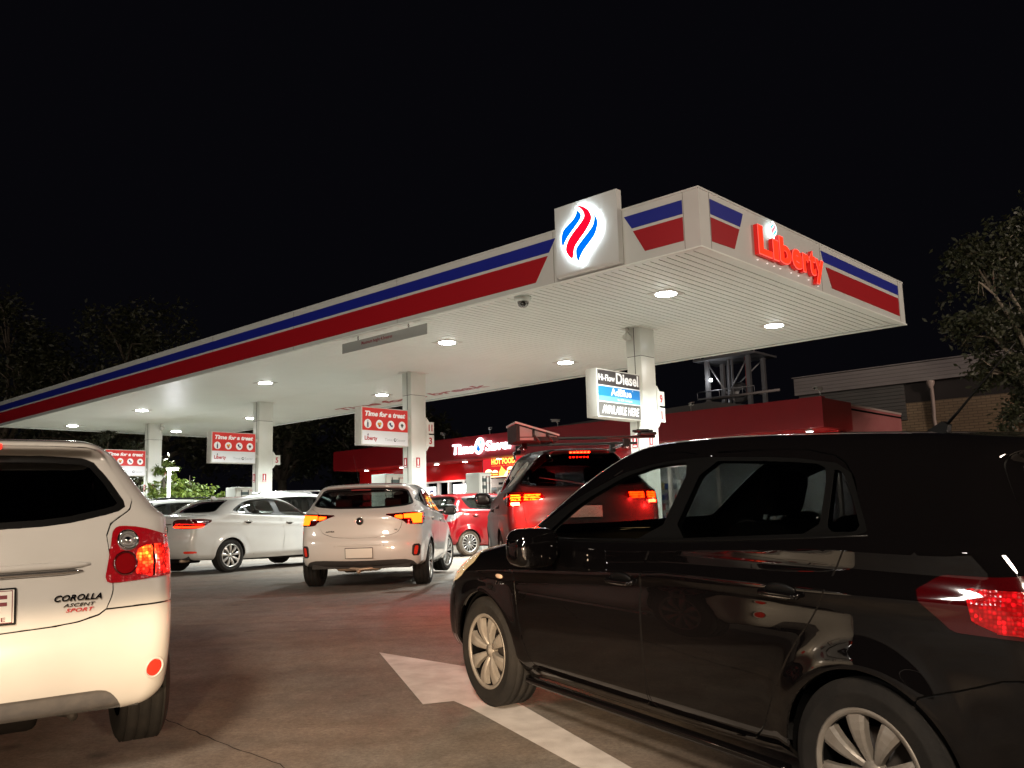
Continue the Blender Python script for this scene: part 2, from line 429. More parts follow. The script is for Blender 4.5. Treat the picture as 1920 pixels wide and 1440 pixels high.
class Shell:
    def __init__(s, V, N, T): s.V, s.N, s.T = V, N, T; s.lab = np.zeros(len(T), int); s.names = ['paint']
    def lid(s, n):
        if n not in s.names: s.names.append(n)
        return s.names.index(n)
    def cut(s, fn, eps=.0012):
        d = fn(s.V, s.N); d = np.where(np.abs(d) < eps, 0, d)
        sg = np.sign(d).astype(int); ts = sg[s.T]; cross = (ts.min(1) < 0) & (ts.max(1) > 0)
        if not cross.any(): return
        keep = s.T[~cross]; kl = s.lab[~cross]; new = []; nl = []; Vn = []; Nn = []; cache = {}; base = len(s.V)
        def mid(a, b):
            k = (a, b) if a < b else (b, a)
            if k not in cache:
                t = d[k[0]] / (d[k[0]] - d[k[1]]); cache[k] = base + len(Vn)
                Vn.append(s.V[k[0]] * (1 - t) + s.V[k[1]] * t); n = s.N[k[0]] * (1 - t) + s.N[k[1]] * t; Nn.append(n / np.linalg.norm(n))
            return cache[k]
        for tri, l in zip(s.T[cross].tolist(), s.lab[cross].tolist()):
            g = [sg[i] for i in tri]
            if 0 in g:
                k = g.index(0); a, b, c = tri[k], tri[(k + 1) % 3], tri[(k + 2) % 3]; m = mid(b, c); new += [(a, b, m), (a, m, c)]; nl += [l, l]
            else:
                k = [i for i in range(3) if g[i] != g[(i + 1) % 3] and g[i] != g[(i + 2) % 3]][0]
                a, b, c = tri[k], tri[(k + 1) % 3], tri[(k + 2) % 3]; m1 = mid(a, b); m2 = mid(a, c)
                new += [(a, m1, m2), (m1, b, c), (m1, c, m2)]; nl += [l, l, l]
        s.V = np.vstack([s.V, np.array(Vn)]) if Vn else s.V; s.N = np.vstack([s.N, np.array(Nn)]) if Nn else s.N
        s.T = np.vstack([keep, np.array(new)]); s.lab = np.concatenate([kl, np.array(nl)])
    def region(s, fn, name, only=None, off=0.0, off2=None):
        """cuts along fn=off (and fn=off2) and labels what lies below off (between the two)"""
        s.cut(lambda V, N: fn(V, N) - off)
        if off2 is not None: s.cut(lambda V, N: fn(V, N) - off2)
        C = s.V[s.T].mean(1); CN = s.N[s.T].mean(1); d = fn(C, CN)
        m = d < off
        if off2 is not None: m &= d > off2
        if only is not None:
            ids = [s.names.index(n) for n in only if n in s.names]; m &= np.isin(s.lab, ids)
        s.lab[m] = s.lid(name)
    def part(s, name, matl, parent, recess=0.0, side=None, objname=None, thick=0.0, flip=False):
        if name not in s.names: return None
        T = s.T[s.lab == s.names.index(name)]
        if side is not None:
            cy = s.V[T].mean(1)[:, 1]; T = T[cy * side > 0]
        if len(T) == 0: return None
        u, inv = np.unique(T, return_inverse=True); T = inv.reshape(-1, 3); V = s.V[u] - s.N[u] * recess; N = s.N[u]
        if flip: T = T[:, ::-1]; N = -N
        if thick > 0: # returns towards the inside along the open border, so panels read as having an edge
            e = np.sort(np.concatenate([T[:, [0, 1]], T[:, [1, 2]], T[:, [2, 0]]]), axis=1); E, c = np.unique(e, axis=0, return_counts=True)
            B = set(map(tuple, E[c == 1].tolist())); ext = []; add = {}; VV = V.tolist(); NN = N.tolist()
            de = np.concatenate([T[:, [0, 1]], T[:, [1, 2]], T[:, [2, 0]]]).tolist()
            def low(i):
                if i not in add: add[i] = len(VV); VV.append((V[i] - N[i] * thick).tolist()); NN.append(N[i].tolist())
                return add[i]
            for a, b in de:
                if (min(a, b), max(a, b)) in B: ext += [(b, a, low(a)), (b, low(a), low(b))]
            T = np.vstack([T, np.array(ext)]) if ext else T; V = np.array(VV); N = np.array(NN)
        me = bpy.data.meshes.new(objname or name)
        me.from_pydata(V.tolist(), [], T.tolist()); me.materials.append(matl)
        me.polygons.foreach_set("use_smooth", [True] * len(T)); me.update()
        me.normals_split_custom_set_from_vertices(N.tolist())
        o = bpy.data.objects.new(objname or name, me); COL.objects.link(o)
        if parent is not None: o.parent = parent
        return o

def side_poly(poly, ymin=.3, rnd=1):
    P = chaikin(poly, rnd, .18) if rnd else np.array(poly, float)
    return lambda V, N: np.maximum(sdf_poly(V[:, 0], V[:, 2], P), ymin - np.abs(V[:, 1]))
def end_poly(poly, xlim, rear=True, rnd=1, sym=True):
    """poly in (|y| or y, z) seen from behind / ahead"""
    P = chaikin(poly, rnd, .18) if rnd else np.array(poly, float)
    def fn(V, N):
        y = np.abs(V[:, 1]) if sym else V[:, 1]
        return np.maximum(sdf_poly(y, V[:, 2], P), (V[:, 0] - xlim) if rear else (xlim - V[:, 0]))
    return fn
def mirror_poly(half):
    """half outline (y>=0, from the centre line round to the centre line) -> closed symmetric outline"""
    return [(y, z) for y, z in half] + [(-y, z) for y, z in half[::-1] if y > 1e-6]

def reg(side=None, end=None, top=None, xlt=None, xgt=None, ygt=None, zlt=None, zgt=None, rnd=1, sym=True, circ=None, yc=None):
    S_ = chaikin(side, rnd, .18) if side is not None and rnd else side
    E_ = chaikin(end, rnd, .18) if end is not None and rnd else end
    T_ = chaikin(top, rnd, .18) if top is not None and rnd else top
    def fn(V, N):
        d = np.full(len(V), -9.0); y = np.abs(V[:, 1]) if sym else V[:, 1]
        if S_ is not None: d = np.maximum(d, sdf_poly(V[:, 0], V[:, 2], S_))
        if E_ is not None: d = np.maximum(d, sdf_poly(y, V[:, 2], E_))
        if T_ is not None: d = np.maximum(d, sdf_poly(V[:, 0], y, T_))
        if circ is not None: d = np.maximum(d, np.hypot(V[:, 0] - circ[0], V[:, 2] - circ[1]) - circ[2])
        if yc is not None: d = np.maximum(d, np.hypot(y - yc[0], V[:, 2] - yc[1]) - yc[2])
        if xlt is not None: d = np.maximum(d, V[:, 0] - xlt)
        if xgt is not None: d = np.maximum(d, xgt - V[:, 0])
        if ygt is not None: d = np.maximum(d, ygt - y)
        if zlt is not None: d = np.maximum(d, V[:, 2] - zlt)
        if zgt is not None: d = np.maximum(d, zgt - V[:, 2])
        return d
    return fn

M_BLACK = mat("black_plastic", (.012, .012, .012), .45, bump=(300, .15))
M_UNDER = mat("underbody", (.006, .005, .0045), .9, spec=.1)
M_TRIM = mat("window_rubber", (.004, .004, .004), .4, spec=.25)
M_INT = mat("interior_cloth", (.03, .029, .028), .9)
M_INT2 = mat("interior_plastic", (.035, .033, .031), .6)
M_TYRE = mat("tyre_rubber", (.012, .0115, .011), .8, bump=(60, .25, 6), var=(9, .4, (.03, .026, .022)), spec=.2)
M_DUSTT = mat("dusty_tyre", (.10, .075, .055), .85, bump=(60, .25, 6))
M_CHROME = mat("chrome", (.75, .75, .75), .08, 1.0)
M_RIM = mat("painted_alloy", (.55, .55, .54), .3, .7, var=(14, .5, (.35, .32, .28)))
M_RIM_D = mat("dull_wheel_cover", (.27, .25, .22), .42, .25, var=(12, .7, (.2, .17, .14)), bump=(80, .1))
M_BRAKE = mat("brake_steel", (.10, .09, .085), .5, .6)
M_DARK = mat("wheel_well", (.003, .003, .003), .95, spec=.05)
M_PLATE = mat("number_plate", (.72, .70, .64), .4)
M_PLATE_T = mat("plate_lettering", (.16, .02, .03), .5)
M_CLEAR = mat("clear_lens", (.55, .53, .52), .08, .65, 1.0, bump=(90, .5, 2))
M_REDLENS = mat("red_lens", (.22, .004, .006), .1, 0, 1.0)
M_DREDLENS = mat("dark_red_lens", (.05, .001, .002), .08, 0, 1.0)
M_GLOWLENS = mat("glowing_red_lens", (.20, .004, .008), .12, 0, 1.0, emit=(1, .006, .012), estr=.10, bump=(70, .6, 2))
G_CLEAR = glass_mat("window_glass", (.55, .58, .56), grime=.0)
G_TINT = glass_mat("tinted_glass", (.10, .11, .11))
G_DARK = glass_mat("dark_glass", (.025, .026, .028))

def wheel(parent, name, x, y, z, out, R, rim, W, style, M_rim, tyre_m, steer=0.0, spin=.2):
    """wheel centre (x,y,z); out=+1 when the outer face looks to +y"""
    M = Matrix.Translation((x, y, z)) @ Matrix.Rotation(steer, 4, 'Z') @ Matrix.Rotation(-math.pi / 2 * out, 4, 'X')
    w = bpy.data.objects.new(name, None); COL.objects.link(w); w.parent = parent; w.matrix_local = M
    h = W / 2
    t = MB(); prof = [(rim * .93, -h * .9), (rim + .012, -h * .98), (rim + .03, -h * 1.0), ((rim + R) / 2, -h * 1.04), (R - .022, -h * .95), (R - .006, -h * .8)]
    gro = []
    for g in (-.5, -.17, .17, .5):
        gx = g * h * 1.5; gro += [(R - .001, gx - .006), (R - .010, gx - .004), (R - .010, gx + .004), (R - .001, gx + .006)]
    prof += gro + [(R - .006, h * .8), (R - .022, h * .95), ((rim + R) / 2 + .012, h * 1.04), ((rim + R) / 2 + .008, h * 1.06), ((rim + R) / 2, h * 1.04), (rim + .03, h * 1.0), (rim + .012, h * .98), (rim * .93, h * .9)]
    t.lathe(prof, tyre_m, 64)
    t.build('tyre', w)
    r = MB()
    r.lathe([(rim * .955, h * .86), (rim + .004, h * .93), (rim + .012, h * .99), (rim + .004, h * 1.0), (rim - .010, h * .95), (rim * .945, h * .86)], M_rim, 64)
    n, hub, wi, wo, dish = style['n'], style['hub'], style['wi'], style['wo'], style.get('dish', .02)
    tw = style.get('twist', 0)
    for k in range(n):
        a0 = spin + 2 * math.pi * k / n
        if style.get('pair'): offs = (-style['pair'], style['pair'])
        else: offs = (0,)
        for of in offs:
            vs = []; fs = []; st = 7
            for i in range(st):
                u = i / (st - 1); rr = hub * .8 + (rim * .95 - hub * .8) * u; ww = wi + (wo - wi) * u ** style.get('pw', 1.0)
                a = a0 + of * (.4 + .6 * u if style.get('vee') else 1) + tw * u * u
                zz = h * .90 - dish * (1 - u) ** 2 + .012 * math.sin(math.pi * u)
                ca, sa = math.cos(a), math.sin(a)
                for s_, dz in ((-1, -.004), (-.55, .003), (.55, .003), (1, -.004), (1, -.03), (-1, -.03)):
                    vs.append((rr * ca - s_ * ww / 2 * sa, rr * sa + s_ * ww / 2 * ca, zz + dz))
            for i in range(st - 1):
                for j in range(6): fs.append((i * 6 + j, i * 6 + (j + 1) % 6, i * 6 + 6 + (j + 1) % 6, i * 6 + 6 + j))
            fs.append((5, 4, 3, 2, 1, 0)); b0 = (st - 1) * 6; fs.append(tuple(b0 + j for j in range(6)))
            r.add(vs, fs, M_rim)
    r.lathe([(hub, h * .9 - dish - .03), (hub, h * .9 - dish - .006), (hub * .9, h * .9 - dish + .004), (hub * .45, h * .9 - dish + .006), (hub * .42, h * .9 - dish + .011), (.0005, h * .9 - dish + .012)], M_rim, 32)
    if style.get('nuts'):
        for k in range(5):
            a = spin + 2 * math.pi * (k + .5) / 5; r.lathe([(.009, h * .5), (.009, h * .9 - dish + .012), (.0005, h * .9 - dish + .014)], M_BRAKE, 8, Matrix.Translation((hub * .7 * math.cos(a), hub * .7 * math.sin(a), 0)))
    r.build('rim', w)
    b = MB(); b.lathe([(.001, h * .1), (rim * .68, h * .1), (rim * .7, h * .05), (rim * .7, -h * .1), (.001, -h * .1)], M_BRAKE, 32)
    b.lathe([(rim * .69, -h * .2), (rim * .94, -h * .25), (rim * .95, h * .85)], M_DARK, 32)
    b.box((-.05, rim * .45, -h * .15), (.05, rim * .8, h * .3), M_BRAKE)
    b.build('brake_disc', w)
    return w

def surf_y(B, x, z, side):
    lo, hi = .2, 1.2
    for _ in range(30):
        m = (lo + hi) / 2
        if B.f(np.array([x]), np.array([m]), np.array([z]))[0] < 0: lo = m
        else: hi = m
    p = Vector((x, lo * side, z)); g = B.grad(np.array([[x, lo * side, z]]))[0]
    return p, Vector(g).normalized()
def surf_x(B, y, z, rear=True):
    lo, hi = ((B.sp['rear'] + B.sp['front']) / 2, B.sp['rear'] - .2) if rear else ((B.sp['rear'] + B.sp['front']) / 2, B.sp['front'] + .2)
    if rear and z > 1.0: lo = .3
    for _ in range(34):
        m = (lo + hi) / 2
        if B.f(np.array([m]), np.array([y]), np.array([z]))[0] < 0: lo = m
        else: hi = m
    g = B.grad(np.array([[lo, y, z]]))[0]
    return Vector((lo, y, z)), Vector(g).normalized()
def rear_frame(B, y, z, lift=.003):
    """x axis to the right as seen from behind the car"""
    p, n = surf_x(B, y, z); r = Vector((0, -1, 0)); r = (r - n * r.dot(n)).normalized(); u = n.cross(r)
    return frame(p + n * lift, r, u)

def place_car(name, label, x, y, deg, dz=0.0, pitch=None, z=None, wb=2.6, group=None):
    t = R_(deg); F = Vector((math.cos(t), math.sin(t), 0)); L = Vector((-math.sin(t), math.cos(t), 0)); o = Vector((x, y, 0))
    G = lambda a, b: gz((o + F * a + L * b).y)
    zr = (G(0, .75) + G(0, -.75)) / 2; zf = (G(wb, .75) + G(wb, -.75)) / 2
    zl = (G(0, .75) + G(wb, .75)) / 2; zR = (G(0, -.75) + G(wb, -.75)) / 2
    F = (F + Vector((0, 0, (zf - zr) / wb))).normalized() if pitch is None else (F + Vector((0, 0, math.tan(pitch)))).normalized()
    L = L + Vector((0, 0, (zl - zR) / 1.5)); U = F.cross(L).normalized(); L = U.cross(F)
    o.z = (zr if z is None else z) + dz
    M = Matrix(((F.x, L.x, U.x, o.x), (F.y, L.y, U.y, o.y), (F.z, L.z, U.z, o.z), (0, 0, 0, 1)))
    return empty(name, M, label, 'car', group)

def car_common(root, B, S, paint, o):
    """cuts common to all cars, then the parts"""
    sp = B.sp; wb = sp['wb']; R = sp['R']
    side = o.get('dark_interior', False)
    for wx in (0, wb):
        S.region(reg(circ=(wx, R, sp['arch']), ygt=.52, rnd=0), 'hole')
    S.region(reg(zlt=sp.get('under', .235), rnd=0), 'under', only=['paint'])
    for nm, poly in o.get('doors', []):
        fn = reg(side=poly, ygt=.4, rnd=1)
        gw = sp.get('gw', .003); S.region(fn, nm, only=['paint'], off=-gw); S.region(fn, 'gap', only=['paint'], off=gw, off2=-gw)
    for nm, fn in o.get('panels', []):
        gw = sp.get('gw', .003); S.region(fn, nm, only=['paint'], off=-gw); S.region(fn, 'gap', only=['paint'], off=gw, off2=-gw)
    body_l = ['paint', 'gap'] + [d[0] for d in o.get('doors', [])] + [p[0] for p in o.get('panels', [])]
    if 'dlo' in o:
        for p in o['dlo']: S.region(reg(side=p, ygt=.35), 'trim', only=body_l)
        for i, p in enumerate(o['glass']): S.region(reg(side=p, ygt=.35), 'side_window_%d' % i, only=['trim'])
    if 'rg' in o:
        S.region(reg(end=o['rg'], xlt=o['rgx']), 'rtrim', only=body_l)
        S.region(reg(end=o['rg'], xlt=o['rgx']), 'rear_window', only=['rtrim'], off=-o.get('rgb', .035))
    if 'ws' in o:
        S.region(reg(end=o['ws'], xgt=o['wsx'], zgt=o.get('wsz', .9)), 'wtrim', only=body_l)
        S.region(reg(end=o['ws'], xgt=o['wsx'], zgt=o.get('wsz', .9)), 'windscreen', only=['wtrim'], off=-.03)
    for nm, fn, only in o.get('extra', []):
        S.region(fn, nm, only=(only or body_l + ['under']))
    # parts
    gm = o.get('glass_mats', [G_CLEAR] * 9)
    S.part('paint', paint, root, objname='body', thick=.012)
    S.part('gap', M_TRIM, root, recess=.012, objname='panel_gap')
    S.part('under', M_UNDER, root, objname='underbody')
    for nm, _ in o.get('doors', []):
        for sd in (1, -1): S.part(nm, paint, root, side=sd, thick=.012)
    for nm, _ in o.get('panels', []):
        S.part(nm, o.get('pm', {}).get(nm, paint), root, thick=.012)
    S.part('trim', M_TRIM, root, objname='window_trim', recess=.002)
    S.part('rtrim', M_TRIM, root, objname='rear_window_surround', recess=.001)
    S.part('wtrim', M_TRIM, root, objname='windscreen_surround', recess=.001)
    for i in range(len(o.get('glass', []))):
        for sd in (1, -1): S.part('side_window_%d' % i, gm[i], root, side=sd, objname='side_window', recess=.004)
    S.part('rear_window', o.get('rgm', G_TINT), root, recess=.002)
    S.part('windscreen', G_CLEAR, root, recess=.002)
    # lining on the inside of the panels
    S.lab[np.isin(S.lab, [S.names.index(n) for n in body_l + ['trim'] if n in S.names]) & (S.V[S.T].mean(1)[:, 2] > .55)] = S.lid('lining')
    S.part('lining', M_INT, root, recess=.03, objname='cabin_lining', flip=True)
    for wx in (0, wb):
        for sd in (1, -1):
            wl = MB()
            a = sp['arch'] + .01; vs = []; fs = []; nseg = 20; y0 = .50 * sd; y1 = (sp['W'] - .055) * sd
            for k in range(nseg + 1):
                an = -.06 + (math.pi + .12) * k / nseg
                c, s_ = wx + a * math.cos(an), R + a * math.sin(an); vs += [(c, y0, s_), (c, y1, s_)]
            for k in range(nseg): fs.append((2 * k, 2 * k + 1, 2 * k + 3, 2 * k + 2))
            wl.add(vs, fs, M_DARK); wl.add([vs[2 * k] for k in range(nseg + 1)], [tuple(range(nseg + 1))], M_DARK)
            wl.build('wheel_well', root)
    # cabin
    if o.get('cabin', True):
        z0 = sp.get('floor', .34); fx = sp['seat']; hz = sp.get('seat_h', .62)
        fl = MB(); fl.box((sp['rear'] + .15, -.68, z0 - .06), (wb - .35, .68, z0), M_INT); fl.build('cabin_floor', root)
        d = MB(); d.box((wb - .75, -.66, .62), (wb - .38, .66, .92), M_INT2, bev=.06); d.box((wb - .9, .14, .74), (wb - .6, .56, .9), M_INT2, bev=.05) ; d.build('dashboard', root)
        for sd in (1, -1):
            s_ = MB(); T = Matrix.Translation((fx, .36 * sd, 0))
            s_.box((-.05, -.25, z0 + .12), (.46, .25, z0 + .28), M_INT, T, bev=.06)
            Tb = T @ Matrix.Translation((0, 0, z0 + .2)) @ Matrix.Rotation(-.32, 4, 'Y')
            s_.box((-.13, -.25, 0), (.02, .25, hz), M_INT, Tb, bev=.06)
            s_.box((-.11, -.12, hz + .04), (.0, .12, hz + .24), M_INT, Tb, bev=.045)
            s_.tube([(-.055, -.06, hz - .05), (-.055, -.06, hz + .1)], .007, M_CHROME, 6, Tb); s_.tube([(-.055, .06, hz - .05), (-.055, .06, hz + .1)], .007, M_CHROME, 6, Tb)
            s_.build('front_seat', root)
        s_ = MB(); T = Matrix.Translation((fx - .82, 0, 0)); s_.box((-.02, -.6, z0 + .1), (.45, .6, z0 + .27), M_INT, T, bev=.06)
        Tb = T @ Matrix.Translation((0, 0, z0 + .2)) @ Matrix.Rotation(-.35, 4, 'Y'); s_.box((-.12, -.6, 0), (.02, .6, hz - .04), M_INT, Tb, bev=.06)
        for yy in (-.36, .36): s_.box((-.1, yy - .12, hz - .03), (-.01, yy + .12, hz + .15), M_INT, Tb, bev=.04)
        s_.build('rear_bench', root)
        st = MB(); TS = Matrix.Translation((wb - .98, -.36, .88)) @ Matrix.Rotation(-1.15, 4, 'Y')
        st.lathe([(.185 + .016 * math.cos(a), .016 * math.sin(a)) for a in [2 * math.pi * k / 10 for k in range(11)]], M_INT2, 32, TS)
        st.lathe([(.06, -.03), (.06, .02), (.001, .03)], M_INT2, 16, TS); st.box((-.18, -.012, -.006), (.18, .012, .006), M_INT2, TS); st.box((-.012, -.18, -.006), (.012, 0, .006), M_INT2, TS)
        st.build('steering_wheel', root)

def door_handle(root, B, x, z, side, m, name='door_handle'):
    p, n = surf_y(B, x, z, side); u = Vector((1, 0, 0)); u = (u - n * u.dot(n)).normalized()
    v = n.cross(u) if side < 0 else n.cross(u); M = frame(p, u, n.cross(u))
    h = MB(); h.ell((0, -.004, .002), (.075, .032, .008), M_TRIM, M, 2.2, 20)
    h.ell((0, .004, .026), (.092, .013, .012), m, M, 3, 20); h.ell((-.085, .004, .012), (.016, .014, .014), m, M); h.ell((.085, .004, .012), (.016, .014, .014), m, M)
    h.ell((-.01, .008, .037), (.07, .003, .003), M_CHROME, M)
    return h.build(name, root)

def wing_mirror(root, B, x, z, side, m, size=1.0, out=.17):
    p, n = surf_y(B, x, z, side); c = p + Vector((-.0, side * out, .025))
    h = MB(); h.ell(tuple(c), (.082 * size, .115 * size, .088 * size), m, None, 3.4, 32)
    h.tube([p + Vector((.02, 0, -.02)), c + Vector((.0, -side * .09, -.03))], [.035, .03], m, 10)
    o_ = h.build('wing_mirror', root)
    g = MB(); g.ell((c.x - .066 * size, c.y, c.z), (.012, .098 * size, .062 * size), M_CHROME, None, 3, 20); g.build('mirror_glass', o_)
    return o_

def plate(root, B, y, z, text=None, w=.37, h=.132, blank=M_PLATE):
    M = rear_frame(B, y, z, .014); p = MB()
    p.box((-w / 2 - .008, -h / 2 - .008, -.012), (w / 2 + .008, h / 2 + .008, -.002), M_TRIM, M, bev=.003)
    p.box((-w / 2, -h / 2, -.002), (w / 2, h / 2, .002), blank, M, bev=.0015)
    if text: text(p, M)
    return p.build('number_plate', root)
def emblem(root, B, y, z, r=.045, kind='ring'):
    M = rear_frame(B, y, z, .002); e = MB()
    ring = lambda a, b, rot=0, cx=0, cy=0: e.add([((a + .004 * math.cos(q)) * math.cos(t) + cx, (b + .004 * math.cos(q)) * math.sin(t) + cy, .005 + .004 * math.sin(q)) for t in [2 * math.pi * i / 28 for i in range(28)] for q in [2 * math.pi * j / 6 for j in range(6)]],
        [(i * 6 + j, i * 6 + (j + 1) % 6, ((i + 1) % 28) * 6 + (j + 1) % 6, ((i + 1) % 28) * 6 + j) for i in range(28) for j in range(6)], M_CHROME, M, True)
    if kind == 'ovals': ring(r * 1.25, r * .85); ring(r * .4, r * .8); ring(r * .85, r * .33, cy=r * .35)
    else:
        ring(r, r); e.lathe([(.0005, .004), (r * .8, .003), (r * .95, .001)], M_TRIM, 24, M)
        e.ell((0, 0, .006), (r * .5, r * .34, .008), M_CHROME, M, 2, 12); e.ell((r * .25, r * .35, .006), (r * .3, r * .22, .007), M_CHROME, M, 2, 12)
    return e.build('emblem', root)
# ------------------------------------------------------------------ the canopy frame: x across the canopy (away to the right), y along it (away to the left)
KX, KY, YAW = 2.8558, 12.7639, 0.8222
MC = Matrix.Translation((KX, KY, 0)) @ Matrix.Rotation(YAW, 4, 'Z')
SOF, FTOP, CW, CL = 5.05, 5.935, 8.35, 30.5
def W_(a, b, z=0): return MC @ Vector((a, b, z))
def at(a, b, z=0): return MC @ Matrix.Translation((a, b, z))

# ground
def asphalt():
    m = bpy.data.materials.new("forecourt_concrete"); m.use_nodes = True; nt = m.node_tree; b = nt.nodes["Principled BSDF"]
    tc = nt.nodes.new("ShaderNodeTexCoord")
    def noise(sc, det, rough=.6):
        n = nt.nodes.new("ShaderNodeTexNoise"); n.inputs["Scale"].default_value = sc; n.inputs["Detail"].default_value = det; n.inputs["Roughness"].default_value = rough
        nt.links.new(tc.outputs["Object"], n.inputs["Vector"]); return n
    def ramp(n, p0, c0, p1, c1, out="Fac"):
        r = nt.nodes.new("ShaderNodeValToRGB"); e = r.color_ramp.elements; e[0].position = p0; e[0].color = (*c0, 1); e[1].position = p1; e[1].color = (*c1, 1)
        nt.links.new(n.outputs[out], r.inputs[0]); return r
    def mix(a, c, f, t='MIX'):
        x = nt.nodes.new("ShaderNodeMixRGB"); x.blend_type = t
        if isinstance(f, float): x.inputs[0].default_value = f
        else: nt.links.new(f, x.inputs[0])
        nt.links.new(a, x.inputs[1]); nt.links.new(c, x.inputs[2]); return x.outputs[0]
    big = ramp(noise(.55, 5), .3, (.28, .245, .215), .72, (.48, .425, .37))
    mid = ramp(noise(4.5, 9, .78), .36, (.48, .46, .45), .7, (1, 1, 1))
    fine = ramp(noise(42, 7, .85), .36, (.35, .34, .33), .64, (1, 1, 1))
    c = mix(big.outputs[0], mid.outputs[0], .75, 'MULTIPLY'); c = mix(c, fine.outputs[0], .7, 'MULTIPLY')
    c = mix(c, ramp(noise(.9, 3), .4, (1, .93, .86), .6, (.97, 1, 1)).outputs[0], .9, 'MULTIPLY')
    # oil drips
    v = nt.nodes.new("ShaderNodeTexVoronoi"); v.inputs["Scale"].default_value = 1.6; nt.links.new(tc.outputs["Object"], v.inputs["Vector"])
    oil = ramp(v, .03, (.35, .35, .35), .12, (1, 1, 1), "Distance"); c = mix(c, oil.outputs[0], .8, 'MULTIPLY')
    # broom-swept / tyre polished streaks
    mp = nt.nodes.new("ShaderNodeMapping"); mp.inputs["Rotation"].default_value = (0, 0, -.5); mp.inputs["Scale"].default_value = (.35, 5, 1); nt.links.new(tc.outputs["Object"], mp.inputs[0])
    n2 = nt.nodes.new("ShaderNodeTexNoise"); n2.inputs["Scale"].default_value = 1.1; n2.inputs["Detail"].default_value = 5; nt.links.new(mp.outputs[0], n2.inputs["Vector"])
    st = ramp(n2, .34, (.72, .71, .70), .70, (1.0, 1.0, 1.0)); c = mix(c, st.outputs[0], .5, 'MULTIPLY')
    nt.links.new(c, b.inputs["Base Color"])
    rr = ramp(noise(2.2, 5), .3, (.62, .62, .62), .7, (.88, .88, .88)); nt.links.new(rr.outputs[0], b.inputs["Roughness"])
    bp = nt.nodes.new("ShaderNodeBump"); bp.inputs["Strength"].default_value = .5; bp.inputs["Distance"].default_value = .006
    nt.links.new(fine.outputs[0], bp.inputs["Height"]); nt.links.new(bp.outputs[0], b.inputs["Normal"])
    return m
M_GROUND = asphalt()
gm = MB()
ys = [-40, -20, -10, -5] + [-3 + .4 * i for i in range(60)] + [22, 26, 32, 45, 70, 120, 300, 900]
for i in range(len(ys) - 1):
    y0, y1 = ys[i], ys[i + 1]; X = 60 if y1 < 46 else 900
    gm.add([(-X, y0, gz(y0)), (X, y0, gz(y0)), (X, y1, gz(y1)), (-X, y1, gz(y1))], [(0, 1, 2, 3)], M_GROUND, None, True)
tag(gm.build('ground'), kind='structure')
def gp(x, y, dz=.004): return (x, y, gz(y) + dz)
# painted arrow
M_PAINT = mat("road_paint", (.78, .74, .71), .6, bump=(150, .3), var=(7, .7, (.50, .46, .43)))
ar = MB()
def strip(poly, m, dz=.004):
    bm = bmesh.new(); vs = [bm.verts.new((p[0], p[1], 0)) for p in poly]; bm.faces.new(vs)
    y0 = min(p[1] for p in poly); y1 = max(p[1] for p in poly); y = y0 + .15
    while y < y1:
        bmesh.ops.bisect_plane(bm, geom=list(bm.verts) + list(bm.edges) + list(bm.faces), plane_co=(0, y, 0), plane_no=(0, 1, 0)); y += .15
    for v in bm.verts: v.co.z = gz(v.co.y) + dz
    bmesh.ops.recalc_face_normals(bm, faces=bm.faces)
    ar.bm(bm, m)
strip([(-1.09, 7.17), (-.58, 5.52), (-.40, 5.58), (-.29, 5.40), (.30, 4.22), (.86, 3.1), (1.02, 3.2), (.52, 4.22), (-.12, 5.75), (-.09, 6.02), (-.02, 6.25)], M_PAINT)
tag(ar.build('road_arrow'), 'worn white painted arrow pointing ahead under the black hatchback front wheel', 'road marking', kind='structure')
ck = MB(); M_CRACK = mat("crack", (.015, .012, .01), .9)
for pts in ([(-3.6, 6.4), (-2.6, 5.85), (-2.05, 5.36), (-1.61, 4.89), (-1.2, 4.5), (-.9, 4.15), (-.3, 3.3)], [(-9, 9.0), (-4, 8.8), (0.5, 9.2), (4, 9.6), (9, 9.9)], [(-7, 7.6), (-3.2, 8.15), (.4, 8.6), (3.5, 9.0)], [(-9, 12.4), (-5, 12.0), (-1, 12.6), (3, 13.0)]):
    P = [Vector((x, y, 0)) for x, y in pts]; Q = []
    for i in range(len(P) - 1):
        for k in range(8):
            q = P[i].lerp(P[i + 1], k / 8); Q.append(Vector((q.x + rng.uniform(-.012, .012), q.y + rng.uniform(-.012, .012), 0)))
    for i in range(len(Q) - 1):
        d = (Q[i + 1] - Q[i]).normalized(); n = Vector((-d.y, d.x, 0)) * rng.uniform(.0025, .005)
        ck.add([gp(*(Q[i] - n).xy, .003), gp(*(Q[i + 1] - n).xy, .003), gp(*(Q[i + 1] + n).xy, .003), gp(*(Q[i] + n).xy, .003)], [(0, 1, 2, 3)], M_CRACK)
tag(ck.build('ground_joint'), kind='structure')

